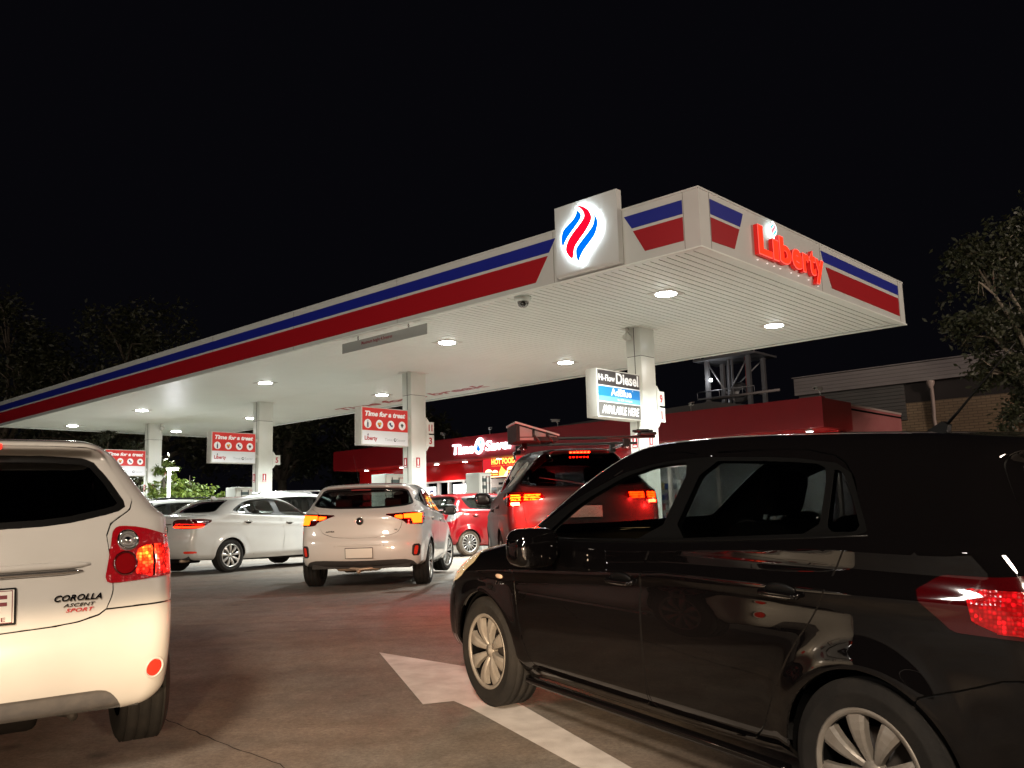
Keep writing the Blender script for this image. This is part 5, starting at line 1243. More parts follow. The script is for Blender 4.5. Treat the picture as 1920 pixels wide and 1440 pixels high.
        for wx in (0, 2.6): wheel(root, 'wheel', wx, sd * (.88 - .115), .316, sd, .316, .205, .205, dict(n=8, hub=.042, wi=.024, wo=.082, dish=.018, pw=1.1), M_RIM_D, M_TYRE, spin=.25 + wx)
        q = MB(); q.box((.38, sd * .80, .205), (2.2, sd * .853, .24), paint, bev=.012); q.build('sill', root)
    q = MB(); M = rear_frame(B, 0, .883, .004)
    def rail(zz, r, y1, off): return [surf_x(B, y1 * (k / 12 - 1), zz)[0] + Vector((-off, 0, 0)) for k in range(25)], [r * (.35 if k in (0, 24) else .8 if k in (1, 23) else 1) for k in range(25)]
    a_, b_ = rail(.882, .012, .44, .004); q.tube(a_, b_, mat("garnish_chrome", (.5, .48, .46), .12, .9), 10)
    a_, b_ = rail(.908, .017, .47, .0); q.tube(a_, b_, paint, 10); q.build('tailgate_garnish', root)
    plate(root, B, 0, .760, plate_text)
    if badges:
        M = rear_frame(B, -.42, .748, .003); q = MB()
        add_text(q, "COROLLA", M_CHROME, M, -.09, .012, .185, .026, 0, .004, shear=.35, offset=.03, spacing=1.1)
        q.build('model_badge', root); q = MB(); add_text(q, "ASCENT", M_CHROME, M, -.055, -.012, .125, .014, 0, .003, shear=.35, offset=.01, spacing=1.1); q.build('model_badge', root)
        q = MB(); add_text(q, "SPORT", mat("badge_red", (.5, .01, .02), .3), M, -.045, -.034, .11, .015, 0, .003, shear=.35, offset=.012, spacing=1.1); q.build('model_badge', root)
    q = MB(); M = rear_frame(B, 0, 1.085, .012); q.lathe([(.034, -.012), (.034, .008), (.025, .018), (.001, .02)], M_TRIM, 20, M); q.tube([(0, 0, .012), (-.10, .02, .012), (-.33, .055, .008)], [.012, .009, .006], M_TRIM, 8, M); q.build('rear_wiper', root)
    q = MB(); M = Matrix.Translation((.22, 0, 1.495)); q.prism([(.07, -.01), (-.05, -.01), (-.06, .03), (-.035, .045)], -.016, .016, M_TRIM, M @ Matrix.Rotation(math.pi / 2, 4, 'X')); q.tube([(-.045, 0, .03), (-.10, 0, .08), (-.24, 0, .22), (-.36, 0, .34)], [.008, .006, .0035, .002], M_TRIM, 8, M); q.build('aerial', root)
    q = MB(); M = rear_frame(B, 0, 1.425, .006); q.box((-.13, -.012, -.004), (.13, .012, .004), emis("high_brake", (1, .02, .01), 3.0), M, bev=.003); q.build('high_brake_light', root)
    q = MB(); q.tube([(-.30, -.30, .26), (-.45, -.42, .26), (-.52, -.43, .255)], [.02, .02, .02], mat("exhaust", (.03, .025, .022), .7, .3), 14); q.box((-.45, -.30, .20), (-.1, .3, .30), M_UNDER, bev=.04); q.build('exhaust', root)
    q = MB(); q.tube([(0, -.72, .30), (-.02, 0, .29), (0, .72, .30)], .04, M_UNDER, 10); q.tube([(2.6, -.7, .28), (2.6, .7, .28)], .035, M_UNDER, 10); q.build('axle', root)
    return root
# ------------------------------------------------------------------ the other bodies
def generic(name, label, pose, sp, o, paint, h=.026, z=None, pitch=None, group=None, wheels=None, handles=(), mirrors=None, tyre=None, steer=0.0, inset=.012):
    root = place_car(name, label, pose[0], pose[1], pose[2], z=z, pitch=pitch, wb=sp['wb'], group=group)
    B = Body(sp); V, N, T = B.mesh(h); S = Shell(V, N, T); car_common(root, B, S, paint, o)
    for sd in (1, -1):
        for x, z_ in handles: door_handle(root, B, x, z_, sd, paint)
        if mirrors: wing_mirror(root, B, mirrors[0], mirrors[1], sd, mirrors[2], 1.0)
        for wx in (0, sp['wb']):
            wheel(root, 'wheel', wx, sd * (sp['W'] - wheels['w'] / 2 - inset), sp['R'], sd, sp['R'], wheels['rim'], wheels['w'], wheels['style'], wheels['mat'], tyre or M_TYRE, steer=steer if wx else 0)
    q = MB(); q.tube([(0, -.7, .3), (0, 0, .29), (0, .7, .3)], .045, M_UNDER, 8); q.build('rear_axle', root)
    return root, B, S
P_WHITE = mat("white_paint", (.60, .59, .565), .32, 0, 1.0)
P_WHITE3 = mat("white_paint_dimmed", (.52, .51, .485), .34, 0, 1.0, var=(6, .25, (.44, .43, .40)))  # white darkened in its colour to offset the strong lamp behind the camera
P_WHITE2 = mat("white_paint_cool", (.50, .51, .50), .32, 0, 1.0)
P_BLACK = mat("black_paint", (.0035, .003, .0032), .5, 0, 1.0, coat_rough=.012, spec=0.0)
P_RED = mat("metallic_red_paint", (.30, .003, .008), .28, .25, 1.0)
P_DARK = mat("dark_suv_paint", (.011, .003, .0035), .6, 0, .25, coat_rough=.25)
RF = mat("reflector_red_glow", (.65, .03, .015), .2, 0, 1, emit=(1, .08, .03), estr=.06)  # reflectors are no lamps; a faint lit look is put in as emission

def plate_text(p, M):
    add_text(p, "F", M_PLATE_T, M, .105, -.03, .055, .075, .002, .0035, offset=.03)
    add_text(p, "STATE", M_PLATE_T, M, .05, -.060, .105, .017, .002, .0035, offset=.01)
    for x0, y0, x1, y1 in ((-.18, -.063, -.177, .063), (.177, -.063, .18, .063), (-.18, .06, .18, .063), (-.18, -.063, .18, -.066)): p.box((x0, y0, .0021), (x1, y1, .003), M_PLATE_T, M)
brake = ((1, .085, .004), (1, .012, .008), 11.0, 1.0)
W1 = hatch_car('white_hatchback', 'white hatchback cropped by the left edge, its tailgate lit by headlamps', (-2.57, 4.24, 121.5), P_WHITE3, brake, RF, plate_text=plate_text, badges=True, housing=M_GLOWLENS, z=.075, pitch=.02)
brake2 = ((1, .09, .01), (1, .006, .012), 4.5, .45)
B1 = hatch_car('black_hatchback', 'glossy black hatchback filling the right foreground, seen from its side', (1.911, 3.681, 121.87), P_BLACK, brake2, RF, z=-.063, pitch=.0477)

# white hatchback ahead
ASTRA = dict(profile=[(-.50, .30), (-.66, .30), (-.75, .38), (-.79, .50), (-.785, .64), (-.755, .73), (-.735, .86), (-.725, .99), (-.66, 1.08), (-.52, 1.20), (-.36, 1.345), (-.36, 1.385), (-.42, 1.41), (-.38, 1.435), (-.2, 1.452), (.4, 1.478), (.9, 1.475), (1.35, 1.42), (1.8, 1.25), (2.25, 1.06), (2.5, .98), (2.9, .92), (3.22, .80), (3.42, .66), (3.54, .5), (3.54, .35), (3.45, .24), (3.1, .2), (1.3, .2), (.3, .24)],
    rear=-.79, front=3.56, W=.905, rt=(.45, .10, 2.0), ft=(2.6, .10, 2), belt=[(-.8, 1.05), (0, 1.06), (1.07, 1.0), (2.2, .95), (3.5, .9)], tumble=R_(22), tq=.10, wb=2.66, R=.33, arch=.352, kr=.20, kf=.44, top=1.49, k0=.08, k1=.16, blur=.016,
    crease=[(-.7, .92), (1.0, .88), (2.4, .80), (3.4, .72)], seat=1.05, zc=.70, flare=.022)
lampE = [(.325, 1.012), (.50, .955), (.60, .915), (.64, .868), (1.0, .868), (1.0, 1.045), (.70, 1.035), (.50, 1.025)]
o = dict(doors=[('front_door', [(2.25, .98), (2.26, .8), (2.15, .32), (1.2, .29), (1.165, .35), (1.17, .83), (1.08, 1.04), (.93, 1.40), (1.15, 1.42), (1.5, 1.32), (2.0, 1.10)]), ('rear_door', [(1.07, 1.04), (1.16, .83), (1.155, .33), (1.12, .29), (.56, .29), (.45, .4), (.36, .56), (.16, .80), (.0, 1.0), (-.10, 1.14), (.06, 1.32), (.35, 1.41), (.92, 1.40)])],
    dlo=[[(2.1, 1.02), (1.83, 1.0), (1.07, 1.03), (.3, 1.07), (-.10, 1.12), (-.35, 1.21), (-.22, 1.28), (.05, 1.36), (.45, 1.40), (.95, 1.405), (1.20, 1.38), (1.45, 1.31), (1.75, 1.19)]],
    glass=[[(1.85, 1.02), (1.10, 1.055), (.98, 1.375), (1.18, 1.36), (1.42, 1.29), (1.72, 1.17), (1.95, 1.035)], [(1.0, 1.06), (.45, 1.09), (.12, 1.13), (.10, 1.30), (.25, 1.355), (.55, 1.382), (.88, 1.38)], [(.04, 1.14), (-.28, 1.215), (-.1, 1.29), (.03, 1.33)]],
    glass_mats=[G_CLEAR, glass_mat("tint_mid", (.2, .22, .21)), glass_mat("quarter_glass", (.05, .05, .05))],
    rg=mirror_poly([(0, 1.095), (.35, 1.10), (.62, 1.125), (.715, 1.16), (.66, 1.27), (.60, 1.37), (.3, 1.385), (0, 1.39)]), rgx=-.15, rgb=.028, rgm=glass_mat("rear_clearer_glass", (.30, .33, .31)),
    ws=mirror_poly([(0, 1.02), (.62, 1.03), (.72, 1.04), (.62, 1.28), (.52, 1.41), (.3, 1.43), (0, 1.44)]), wsx=1.45, wsz=1.0,
    panels=[('tailgate', reg(end=mirror_poly([(0, .695), (.35, .71), (.52, .765), (.565, .84), (.585, .93), (.585, 1.04), (.76, 1.13), (.72, 1.24), (.66, 1.41), (.5, 1.43), (0, 1.44)]), xlt=-.12))],
    extra=[('lamp', reg(end=lampE, side=[(-.28, 1.0), (-.40, 1.04), (-.9, 1.06), (-.9, .85), (-.44, .86)], xlt=-.2), None),
        ('lampa', reg(end=[(.47, .992), (.49, .965), (.585, .94), (.585, 1.005)], xlt=-.2), ['lamp']), ('lampb', reg(end=[(.60, 1.008), (.60, .955), (.70, .955), (.725, .885), (.83, .885), (.83, 1.02)], xlt=-.3, rnd=0), ['lamp']),
        ('valance', reg(end=mirror_poly([(0, .385), (.60, .40), (.72, .375), (.78, .30), (.80, .2), (.6, .1), (0, .1)]), xlt=-.45), None),
        ('refl', reg(end=[(.735, .455), (.78, .455), (.80, .575), (.755, .575)], xlt=-.4), None), ('reflb', reg(end=[(.71, .435), (.82, .435), (.83, .60), (.72, .60)], xlt=-.4), None)])
root, B, S = generic('white_hatchback', 'white hatchback with round badge braking straight ahead, near the middle of the picture', (-2.14, 13.20, 88.9), ASTRA, o, P_WHITE, h=.022, z=.215, pitch=.012,
    wheels=dict(w=.225, rim=.235, style=dict(n=10, hub=.05, wi=.014, wo=.02, dish=.02, pair=.10, vee=True), mat=M_RIM), handles=((1.29, .90), (.27, .94)), mirrors=(1.98, 1.02, M_BLACK), steer=R_(-14))
LA = ((1, .42, .05), (1, .03, .01), 9, 2.0)
for sd in (1, -1):
    L = S.part('lamp', M_DREDLENS, root, side=sd, objname='tail_lamp', recess=-.004, thick=.01)
    S.part('lampa', emis("amber_strip", (1, .020, .001), 22), L, side=sd, objname='brake_light', recess=-.005)
    S.part('lampb', emis("amber_strip_hot", (1, .019, .001), 30), L, side=sd, objname='brake_light', recess=-.005)
    S.part('reflb', M_BLACK, root, side=sd, objname='reflector_recess', recess=.006); S.part('refl', RF, root, side=sd, objname='rear_reflector', recess=-.002)
S.part('valance', mat("dark_valance", (.045, .043, .043), .55), root, recess=.008, objname='rear_valance', thick=.02)
plate(root, B, 0, .495); emblem(root, B, 0, .925, .05)
q = MB(); M = rear_frame(B, .48, .775, .003); add_text(q, "ASTRA", M_CHROME, M, 0, 0, .13, .022, 0, .004, shear=.3, offset=.02); q.build('model_badge', root)
q = MB(); M = rear_frame(B, -.48, .79, .003); add_text(q, "RS", M_CHROME, M, 0, 0, .035, .02, 0, .004, offset=.02); q.build('model_badge', root)
for y, z_, sgn in ((.34, .585, 1), (-.34, .585, -1), (.0, .60, 1)):
    q = MB(); M = rear_frame(B, y, z_ + .01, .001)
    if y: q.lathe([(.011, .0), (.011, .003), (.001, .003)], P_WHITE, 12, M); q.build('parking_sensor', root)
q = MB(); M = rear_frame(B, 0, .62, .001); q.ell((0, -.02, 0), (.30, .012, .008), P_WHITE, M, 3, 24); q.build('plate_hood', root)
q = MB(); q.tube([(-.1, .0, .27), (-.55, .05, .25), (-.72, .02, .24)], [.05, .035, .03], mat("exhaust2", (.4, .3, .22), .5, .6), 12); q.box((-.62, -.25, .24), (-.3, .35, .32), MATS["exhaust2"], bev=.04); q.tube([(-.5, -.5, .30), (-.68, 0, .27), (-.5, .5, .30)], .02, MATS["exhaust2"], 8); q.build('exhaust', root)
q = MB(); q.ell((.05, .15, 1.455), (.03, .02, .012), M_TRIM); q.tube([(.05, .15, 1.46), (-.22, .19, 1.86)], [.005, .002], M_TRIM, 6); q.build('aerial', root)
q = MB(); q.box((-.5, -.10, 1.19), (-.47, .14, 1.21), M_TRIM); q.build('parcel_shelf_item', root)
q = MB(); M = rear_frame(B, .05, 1.36, .012); q.box((-.14, -.01, -.004), (.14, .01, .004), mat("off_red", (.2, .01, .01), .2), M); q.build('high_brake_light', root)

# white saloon
SEDAN = dict(profile=[(-.62, .25), (-.80, .27), (-.90, .36), (-.955, .5), (-.96, .62), (-.935, .72), (-.925, .88), (-.955, 1.03), (-.93, 1.07), (-.80, 1.095), (-.50, 1.115), (-.36, 1.135), (-.08, 1.275), (.18, 1.39), (.50, 1.448), (.9, 1.462), (1.3, 1.448), (1.65, 1.37), (2.1, 1.16), (2.45, .995), (2.75, .94), (3.15, .83), (3.42, .68), (3.56, .52), (3.59, .38), (3.5, .25), (3.1, .19), (1.3, .2), (.3, .22)],
    rear=-.96, front=3.60, W=.888, rt=(.3, .11, 2.2), ft=(2.6, .10, 2), belt=[(-1, 1.12), (-.35, 1.13), (.1, 1.09), (1.2, 1.03), (2.2, .97), (3.5, .9)], tumble=R_(23), tq=.14, wb=2.7, R=.315, arch=.345, kr=.17, kf=.42, top=1.48, k0=.08, k1=.15, blur=.014,
    crease=[(-.9, .98), (.3, .93), (2.4, .84), (3.4, .72)], seat=1.15, zc=.70)
o = dict(doors=[('front_door', [(2.36, .98), (2.37, .8), (2.28, .33), (1.36, .29), (1.32, .35), (1.345, .76), (1.22, 1.05), (1.13, 1.43), (1.35, 1.42), (1.65, 1.33), (2.1, 1.12)]), ('rear_door', [(1.21, 1.05), (1.335, .76), (1.31, .33), (1.27, .29), (.60, .29), (.53, .36), (.46, .52), (.31, .70), (.20, .84), (.06, 1.06), (.06, 1.17), (.35, 1.33), (.60, 1.40), (1.12, 1.43)])],
    dlo=[[(2.22, 1.03), (1.9, 1.035), (1.25, 1.06), (.40, 1.085), (.05, 1.16), (.20, 1.255), (.42, 1.345), (.65, 1.385), (1.05, 1.405), (1.30, 1.39), (1.55, 1.33), (1.90, 1.20)]],
    glass=[[(1.95, 1.05), (1.28, 1.08), (1.21, 1.38), (1.34, 1.365), (1.55, 1.305), (1.88, 1.165), (2.08, 1.055)], [(1.14, 1.085), (.47, 1.105), (.375, 1.30), (.47, 1.345), (.68, 1.372), (1.07, 1.385)], [(.39, 1.112), (.10, 1.165), (.24, 1.25), (.32, 1.285)]],
    glass_mats=[glass_mat("tint_mid2", (.16, .17, .165)), glass_mat("tint_mid2", ()) if "tint_mid2" in MATS else G_TINT, G_TINT],
    rg=mirror_poly([(0, 1.135), (.50, 1.14), (.64, 1.155), (.56, 1.28), (.50, 1.385), (.3, 1.40), (0, 1.405)]), rgx=.22, rgb=.02, rgm=G_DARK,
    ws=mirror_poly([(0, 1.02), (.62, 1.03), (.68, 1.04), (.60, 1.28), (.52, 1.40), (.3, 1.425), (0, 1.43)]), wsx=1.55, wsz=1.0,
    panels=[('boot_lid', reg(end=mirror_poly([(0, .685), (.36, .685), (.47, .80), (.53, .87), (.555, .98), (.58, 1.095), (.3, 1.3), (0, 1.3)]), xlt=-.42))],
    extra=[('lamp', reg(end=[(.335, .945), (.385, 1.0), (.50, 1.022), (1, 1.02), (1, .845), (.56, .842), (.36, .865)], side=[(-.40, .997), (-.60, 1.02), (-1.2, 1.05), (-1.2, .83), (-.80, .838), (-.62, .87)], xlt=-.3), None),
        ('lita', reg(end=[(.36, .873), (.555, .862), (.555, .893), (.36, .900)], xlt=-.3, rnd=0), ['lamp']), ('litb', reg(end=[(.57, .862), (.83, .862), (.83, .890), (.57, .893)], xlt=-.5, rnd=0), ['lamp']),
        ('litc', reg(end=[(.40, .928), (.83, .915), (.83, .935), (.42, .945)], xlt=-.4, rnd=0), ['lamp']),
        ('refl', reg(end=[(.60, .385), (.80, .385), (.80, .43), (.60, .43)], xlt=-.5), None), ('cove', reg(end=mirror_poly([(0, .70), (.24, .70), (.33, .76), (.28, .91), (0, .92)]), xlt=-.6), None), ('under2', reg(end=mirror_poly([(0, .29), (.66, .29), (.72, .2), (0, .1)]), xlt=-.4), None)])
root, B, S = generic('white_saloon', 'white four door saloon braking, seen from behind the left hatchback tail lamp', (-6.211, 17.861, 56.9), SEDAN, o, P_WHITE2, h=.026, z=.235, pitch=.004,
    wheels=dict(w=.205, rim=.205, style=dict(n=9, hub=.045, wi=.022, wo=.06, dish=.015), mat=M_RIM), handles=((.40, .945), (1.47, .91)), mirrors=(2.08, 1.05, P_WHITE2))
for sd in (1, -1):
    L = S.part('lamp', M_DREDLENS, root, side=sd, objname='tail_lamp', recess=-.003, thick=.01)
    for k in ('lita', 'litb'): S.part(k, emis("brake_strip", (1, .007, .001), 22), L, side=sd, objname='brake_light', recess=-.004)
    S.part('litc', emis("brake_strip_dim", (1, .015, .01), 1.3), L, side=sd, objname='tail_light_strip', recess=-.004)
    S.part('refl', RF, root, side=sd, objname='rear_reflector', recess=-.002)
S.part('cove', P_WHITE2, root, objname='plate_recess', recess=.012); S.part('under2', M_UNDER, root, objname='rear_valance', recess=.01)
plate(root, B, 0, .80, w=.37, h=.15); emblem(root, B, .0, 1.035, .04, 'ovals')
q = MB(); M = rear_frame(B, 0, .935, .004); q.ell((0, 0, .004), (.33, .012, .012), M_CHROME, M, 3, 24); q.build('boot_garnish', root)
q = MB(); M = rear_frame(B, -.30, 1.045, .003); add_text(q, "COROLLA", M_CHROME, M, 0, 0, .16, .018, 0, .004, shear=.3, offset=.02); q.build('model_badge', root)
q = MB(); q.ell((.25, 0, 1.43), (.07, .022, .045), P_WHITE2); q.build('aerial_fin', root)
q = MB(); q.tube([(-.5, -.45, .24), (-.86, -.5, .25)], .03, MATS["exhaust2"], 10); q.box((-.75, -.5, .2), (-.4, .2, .28), M_UNDER, bev=.03); q.build('exhaust', root)

# small red hatchback
SWIFT = dict(profile=[(-.36, .26), (-.50, .28), (-.58, .38), (-.60, .52), (-.59, .68), (-.55, .76), (-.53, .9), (-.50, 1.0), (-.44, 1.08), (-.36, 1.25), (-.28, 1.38), (-.36, 1.44), (-.30, 1.47), (-.1, 1.49), (.4, 1.51), (.9, 1.505), (1.3, 1.45), (1.65, 1.27), (2.0, 1.06), (2.2, 1.0), (2.6, .94), (2.95, .82), (3.12, .68), (3.2, .5), (3.18, .32), (3.1, .22), (2.8, .19), (1.2, .19), (.3, .22)],
    rear=-.60, front=3.22, W=.848, rt=(.4, .09, 2), ft=(2.3, .1, 2), belt=[(-.6, 1.08), (1, 1.03), (2, .98), (3.2, .9)], tumble=R_(17), tq=.1, wb=2.43, R=.30, arch=.33, kr=.15, kf=.4, top=1.53, k0=.09, k1=.13, blur=.018, seat=.95, flare=.03)
o = dict(doors=[('front_door', [(2.1, .98), (2.1, .8), (2.0, .3), (1.1, .28), (1.05, .35), (1.05, 1.02), (.95, 1.42), (1.3, 1.42), (1.8, 1.15)]), ('rear_door', [(1.03, 1.02), (1.03, .3), (.5, .28), (.40, .45), (.25, .62), (.08, .8), (-.02, 1.1), (-.2, 1.36), (-.1, 1.42), (.93, 1.42)])],
    dlo=[[(1.95, 1.02), (1.0, 1.06), (.10, 1.115), (-.02, 1.18), (-.14, 1.38), (0, 1.405), (.6, 1.42), (1.1, 1.41), (1.4, 1.33)]], glass=[[(1.85, 1.04), (1.06, 1.08), (1.0, 1.39), (1.15, 1.38), (1.38, 1.3)], [(.88, 1.09), (.16, 1.13), (.0, 1.37), (.2, 1.385), (.82, 1.40)]],
    glass_mats=[G_CLEAR, glass_mat("tint_mid", ())],
    rg=mirror_poly([(0, 1.10), (.5, 1.10), (.64, 1.13), (.60, 1.3), (.54, 1.4), (0, 1.41)]), rgx=-.15, rgb=.03, rgm=glass_mat("swift_rear", (.45, .47, .46)),
    ws=mirror_poly([(0, 1.03), (.66, 1.04), (.6, 1.3), (.5, 1.42), (0, 1.44)]), wsx=1.3, wsz=1.03,
    extra=[('lamp', reg(end=[(.56, .80), (.62, 1.0), (.70, 1.05), (1, 1.06), (1, .80)], side=[(-.12, 1.03), (-.2, 1.05), (-.5, .97), (-.8, .9), (-.8, .78), (-.5, .8), (-.32, .90)], xlt=0), None), ('tailgate_x', reg(end=mirror_poly([(0, .72), (.50, .74), (.56, .80), (.54, 1.08), (0, 1.08)]), xlt=-.3), None)])
root, B, S = generic('red_hatchback', 'small red hatchback with clear tail lamp turned towards the pumps', (-1.62, 22.3, 38.0), SWIFT, o, P_RED, h=.03, z=.25, wheels=dict(w=.185, rim=.205, style=dict(n=14, hub=.04, wi=.012, wo=.024, dish=.01), mat=M_RIM), handles=((.19, .95), (1.2, .92)), mirrors=(1.75, 1.03, P_RED), tyre=M_DUSTT)
for sd in (1, -1): S.part('lamp', M_CLEAR, root, side=sd, objname='tail_lamp', recess=-.004, thick=.01)
S.part('tailgate_x', P_RED, root, objname='tailgate', thick=.01)

# wagons: one dark, two white
SUV = dict(profile=[(-.55, .33), (-.72, .35), (-.82, .45), (-.86, .58), (-.85, .72), (-.81, .82), (-.79, .98), (-.77, 1.12), (-.70, 1.22), (-.56, 1.45), (-.46, 1.59), (-.55, 1.625), (-.45, 1.65), (-.2, 1.67), (.4, 1.695), (1.0, 1.69), (1.5, 1.62), (1.9, 1.40), (2.25, 1.18), (2.5, 1.11), (2.95, 1.05), (3.3, .94), (3.5, .80), (3.62, .6), (3.62, .42), (3.5, .32), (3.1, .28), (1.3, .28), (.3, .32)],
    rear=-.86, front=3.66, W=.93, rt=(.4, .09, 2.0), ft=(2.7, .1, 2), belt=[(-.9, 1.15), (0, 1.16), (1.2, 1.12), (2.3, 1.07), (3.6, 1.0)], tumble=R_(24), tq=.20, rn=.38, wb=2.69, R=.36, arch=.39, kr=.16, kf=.4, top=1.72, k0=.08, k1=.12, blur=.016, seat=1.1, seat_h=.7, floor=.42, zc=.85, under=.33, crease=[(-.8, .9), (3.4, .9)])
def suv_opts(gms, rgm):
    return dict(doors=[('front_door', [(2.3, 1.08), (2.3, .85), (2.2, .40), (1.25, .38), (1.22, .5), (1.22, 1.1), (1.1, 1.58), (1.4, 1.58), (2.0, 1.25)]), ('rear_door', [(1.2, 1.1), (1.2, .5), (1.17, .38), (.62, .38), (.5, .55), (.36, .75), (.12, .92), (.0, 1.14), (.02, 1.5), (.1, 1.58), (1.08, 1.58)])],
    dlo=[[(2.15, 1.12), (1.2, 1.15), (.1, 1.19), (-.30, 1.24), (-.42, 1.30), (-.30, 1.50), (-.1, 1.56), (.6, 1.595), (1.25, 1.59), (1.55, 1.52), (1.85, 1.35)]],
    glass=[[(2.0, 1.14), (1.22, 1.17), (1.17, 1.56), (1.3, 1.555), (1.55, 1.49), (1.85, 1.3)], [(1.10, 1.175), (.18, 1.205), (.18, 1.55), (.6, 1.575), (1.07, 1.57)], [(.10, 1.21), (-.24, 1.255), (-.34, 1.31), (-.24, 1.47), (-.06, 1.54), (.10, 1.55)]],
    glass_mats=gms, rg=mirror_poly([(0, 1.19), (.58, 1.20), (.74, 1.24), (.64, 1.42), (.53, 1.61), (0, 1.625)]), rgx=-.3, rgb=.02, rgm=rgm,
    ws=mirror_poly([(0, 1.13), (.70, 1.14), (.66, 1.3), (.56, 1.58), (0, 1.62)]), wsx=1.55, wsz=1.12,
    panels=[('tailgate', reg(end=mirror_poly([(0, .62), (.55, .64), (.66, .72), (.70, 1.0), (.70, 1.18), (.79, 1.25), (.57, 1.62), (0, 1.635)]), xlt=-.3))],
    extra=[('lamp', reg(end=[(.44, 1.07), (.50, 1.15), (1, 1.16), (1, .985), (.74, .985), (.72, 1.045)], side=[(-.25, 1.09), (-.45, 1.15), (-1, 1.17), (-1, .97), (-.55, 1.0), (-.45, 1.05)], xlt=-.2), None)])
def rails(root, mt, z=1.72, x0=-.25, x1=1.5):
    for sd in (1, -1):
        q = MB(); q.tube([(x0, sd * .62, z - .06), (x0 + .08, sd * .625, z), (x1 - .1, sd * .62, z + .02), (x1, sd * .6, z - .05)], .018, mt, 8); q.build('roof_rail', root)
M_SILV = mat("silver_rail", (.6, .6, .62), .25, .9)
o = suv_opts([G_TINT] * 3, glass_mat("suv_rear", (.05, .05, .055)))
for i in range(3):
    zz = 1.118 - i * .026; o['extra'].append(('bar_in', reg(end=[(.50 + .012 * i, zz - .007), (.505 + .012 * i, zz + .007), (.685, zz + .007), (.685, zz - .007)], xlt=-.4, rnd=0), ['lamp']))
    o['extra'].append(('bar_out', reg(end=[(.725, zz - .007), (.725, zz + .007), (.83, zz + .007), (.83, zz - .007)], xlt=-.4, rnd=0), ['lamp']))
o['extra'] += [('hot', reg(end=[(.735, 1.005), (.735, 1.04), (.83, 1.04), (.83, 1.005)], xlt=-.4, rnd=0), ['lamp', 'bar_out']), ('flank_bar', reg(side=[(-.30, 1.085), (-.62, 1.105), (-.62, 1.118), (-.32, 1.098)], ygt=.6, rnd=0), ['lamp'])]
root, B, S = generic('dark_wagon', 'dark four wheel drive wagon with roof rack and blazing brake lamps beyond the black hatchback', (.73, 10.9, 94.5), SUV, o, P_DARK, h=.022, z=.255, pitch=0.0, wheels=dict(w=.235, rim=.23, style=dict(n=5, hub=.05, wi=.05, wo=.08), mat=M_RIM), handles=((.25, 1.0), (1.3, .97)), mirrors=(2.05, 1.12, P_DARK))
for sd in (1, -1):
    L = S.part('lamp', M_DREDLENS, root, side=sd, objname='tail_lamp', recess=-.004, thick=.01)
    S.part('bar_in', emis("bar_amber", (1, .013, .0005), 60), L, side=sd, objname='light_bar', recess=-.005); S.part('bar_out', emis("bar_amber_hot", (1, .014, .0005), 75), L, side=sd, objname='light_bar', recess=-.005)
    S.part('hot', emis("brake_hot", (1, .02, .007), 170), L, side=sd, objname='brake_light', recess=-.006); S.part('flank_bar', emis("flank_bar", (1, .04, .02), 1.6), L, side=sd, objname='light_bar', recess=-.005)
rails(root, M_SILV)
for y, z_, en in ((.80, 1.0, 45), (-.80, 1.0, 45), (.60, 1.08, 20), (-.60, 1.08, 20)): # red lights added just outside the lamps, imitating their bloom on the body
    L = bpy.data.lights.new('added_brake_glow', 'POINT'); L.energy = en; L.color = (1, .015, .012); L.shadow_soft_size = .02
    lo = bpy.data.objects.new('added_brake_glow', L); COL.objects.link(lo); lo.parent = root; lo.location = surf_x(B, y, z_)[0] + Vector((-.16, 0, 0))
q = MB(); M = rear_frame(B, 0, 1.612, .008)
for i in range(6): q.ell((-.105 + i * .042, 0, .0), (.016, .012, .006), emis("led_dot", (1, .005, .001), 110), M)
q.build('high_brake_light', root)
plate(root, B, -.0, .92, w=.37, h=.13)
q = MB(); M = rear_frame(B, 0, 1.22, .014); q.tube([(0, 0, .0), (-.2, .04, .01), (-.5, .10, .01)], .008, M_TRIM, 8, M); q.build('rear_wiper', root)
q = MB(); q.tube([(-.62, -.68, .64), (-.62, .0, .64)], .004, M_TRIM, 6)
rk = empty('roof_rack', root.matrix_world @ Matrix.Translation((-.15, 0, 1.70)), 'black roof bar clamped across the dark wagon roof rails', 'roof rack')
m = MB(); m.box((-.05, -.98, .085), (.03, .60, .115), M_BLACK, bev=.008); m.box((.85, -.95, .085), (.92, .60, .115), M_BLACK, bev=.008); m.build('crossbar', rk)
for x in (-.01, .88):
    for y in (-.62, .62): m = MB(); m.prism([(-.08, -.02), (.06, -.02), (.03, .09), (-.03, .09)], -.03, .03, M_BLACK, Matrix.Translation((x, y, 0)) @ Matrix.Rotation(math.pi / 2, 4, 'X')); m.tube([(x, y - .05, .06), (x, y + .05, -.02)], .02, M_BLACK, 8); m.build('foot', rk)
m = MB(); m.box((-.12, -.98, .115), (.08, -.78, .15), M_BLACK, bev=.01); m.box((-.10, -.90, .15), (.06, -.74, .19), M_BLACK, bev=.015); m.tube([(-.05, -.95, .17), (-.05, -.70, .17)], .015, M_BLACK, 8); m.build('clamp', rk)
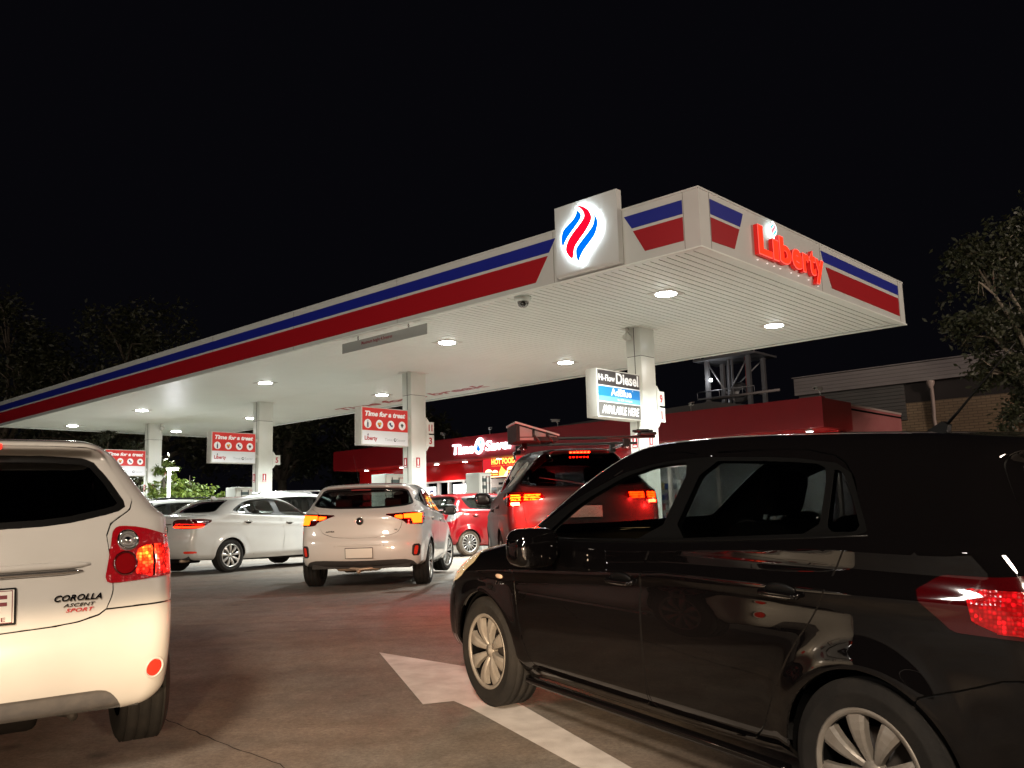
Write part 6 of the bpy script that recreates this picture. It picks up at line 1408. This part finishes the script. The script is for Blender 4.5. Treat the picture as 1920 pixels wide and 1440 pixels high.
cb = empty('roof_box', root.matrix_world @ Matrix.Translation((-.55, -.02, 1.765)), 'grey ribbed carrier box on the left of the roof rack', 'roof box')
mg = mat("box_grey", (.26, .25, .25), .5); fr = frame((0, .72, 0), (.12, -1, 0), (0, 0, 1))
m = MB(); m.prism([(-.04, -.02), (.46, -.02), (.46, .045), (-.04, .20)], -.55, 0, mat("box_dark", (.010, .009, .009), .7), fr); m.build('case', cb)
for x0, x1 in ((.0, .145), (.175, .305), (.335, .44)):
    z1 = .165 - .30 * (x0 + .04); z2 = .165 - .30 * (x1 + .04); m = MB(); m.prism([(x0, .03), (x1, .03), (x1, z2), (x0, z1)], 0, .012, mg, fr); m.build('panel', cb)
m = MB(); m.prism([(-.05, .19), (.47, .035), (.47, .055), (-.05, .21)], -.56, .015, mat("box_edge", (.45, .43, .42), .4), fr); m.prism([(0, -.01), (.16, -.01), (.16, .02), (0, .02)], 0, .012, mg, fr); m.build('lid_edge', cb)
for x in (.16, .32): m = MB(); m.tube([(x, .17 - .3 * x, .012), (x, .05, .03), (x + .05, -.01, .03), (x + .08, -.05, .0)], .012, M_BLACK, 8, fr); m.build('strap', cb)

for nm, lab, pose, z_ in (('white_wagon', 'white wagon with dark roof rail half hidden behind the saloon, left of it', (-11.4, 28.6, 40), .28), ('white_wagon', 'white wagon with silver roof rails between the saloon and the badge hatchback', (-6.9, 24.6, 25), .25)):
    o = suv_opts([glass_mat("tint_mid", ()), G_TINT, G_TINT], G_DARK)
    root, B, S = generic(nm, lab, pose, SUV, o, P_WHITE2, h=.034, z=z_, wheels=dict(w=.235, rim=.23, style=dict(n=6, hub=.05, wi=.04, wo=.06), mat=M_RIM), handles=((.25, 1.0), (1.3, .97)), mirrors=(2.05, 1.12, P_WHITE2))
    for sd in (1, -1): S.part('lamp', M_REDLENS, root, side=sd, objname='tail_lamp', recess=-.003, thick=.01)
    rails(root, M_SILV if 'silver' in lab else M_TRIM)
    q = MB(); q.ell((-.25, 0, 1.70), (.07, .02, .04), P_WHITE2); q.build('aerial_fin', root)
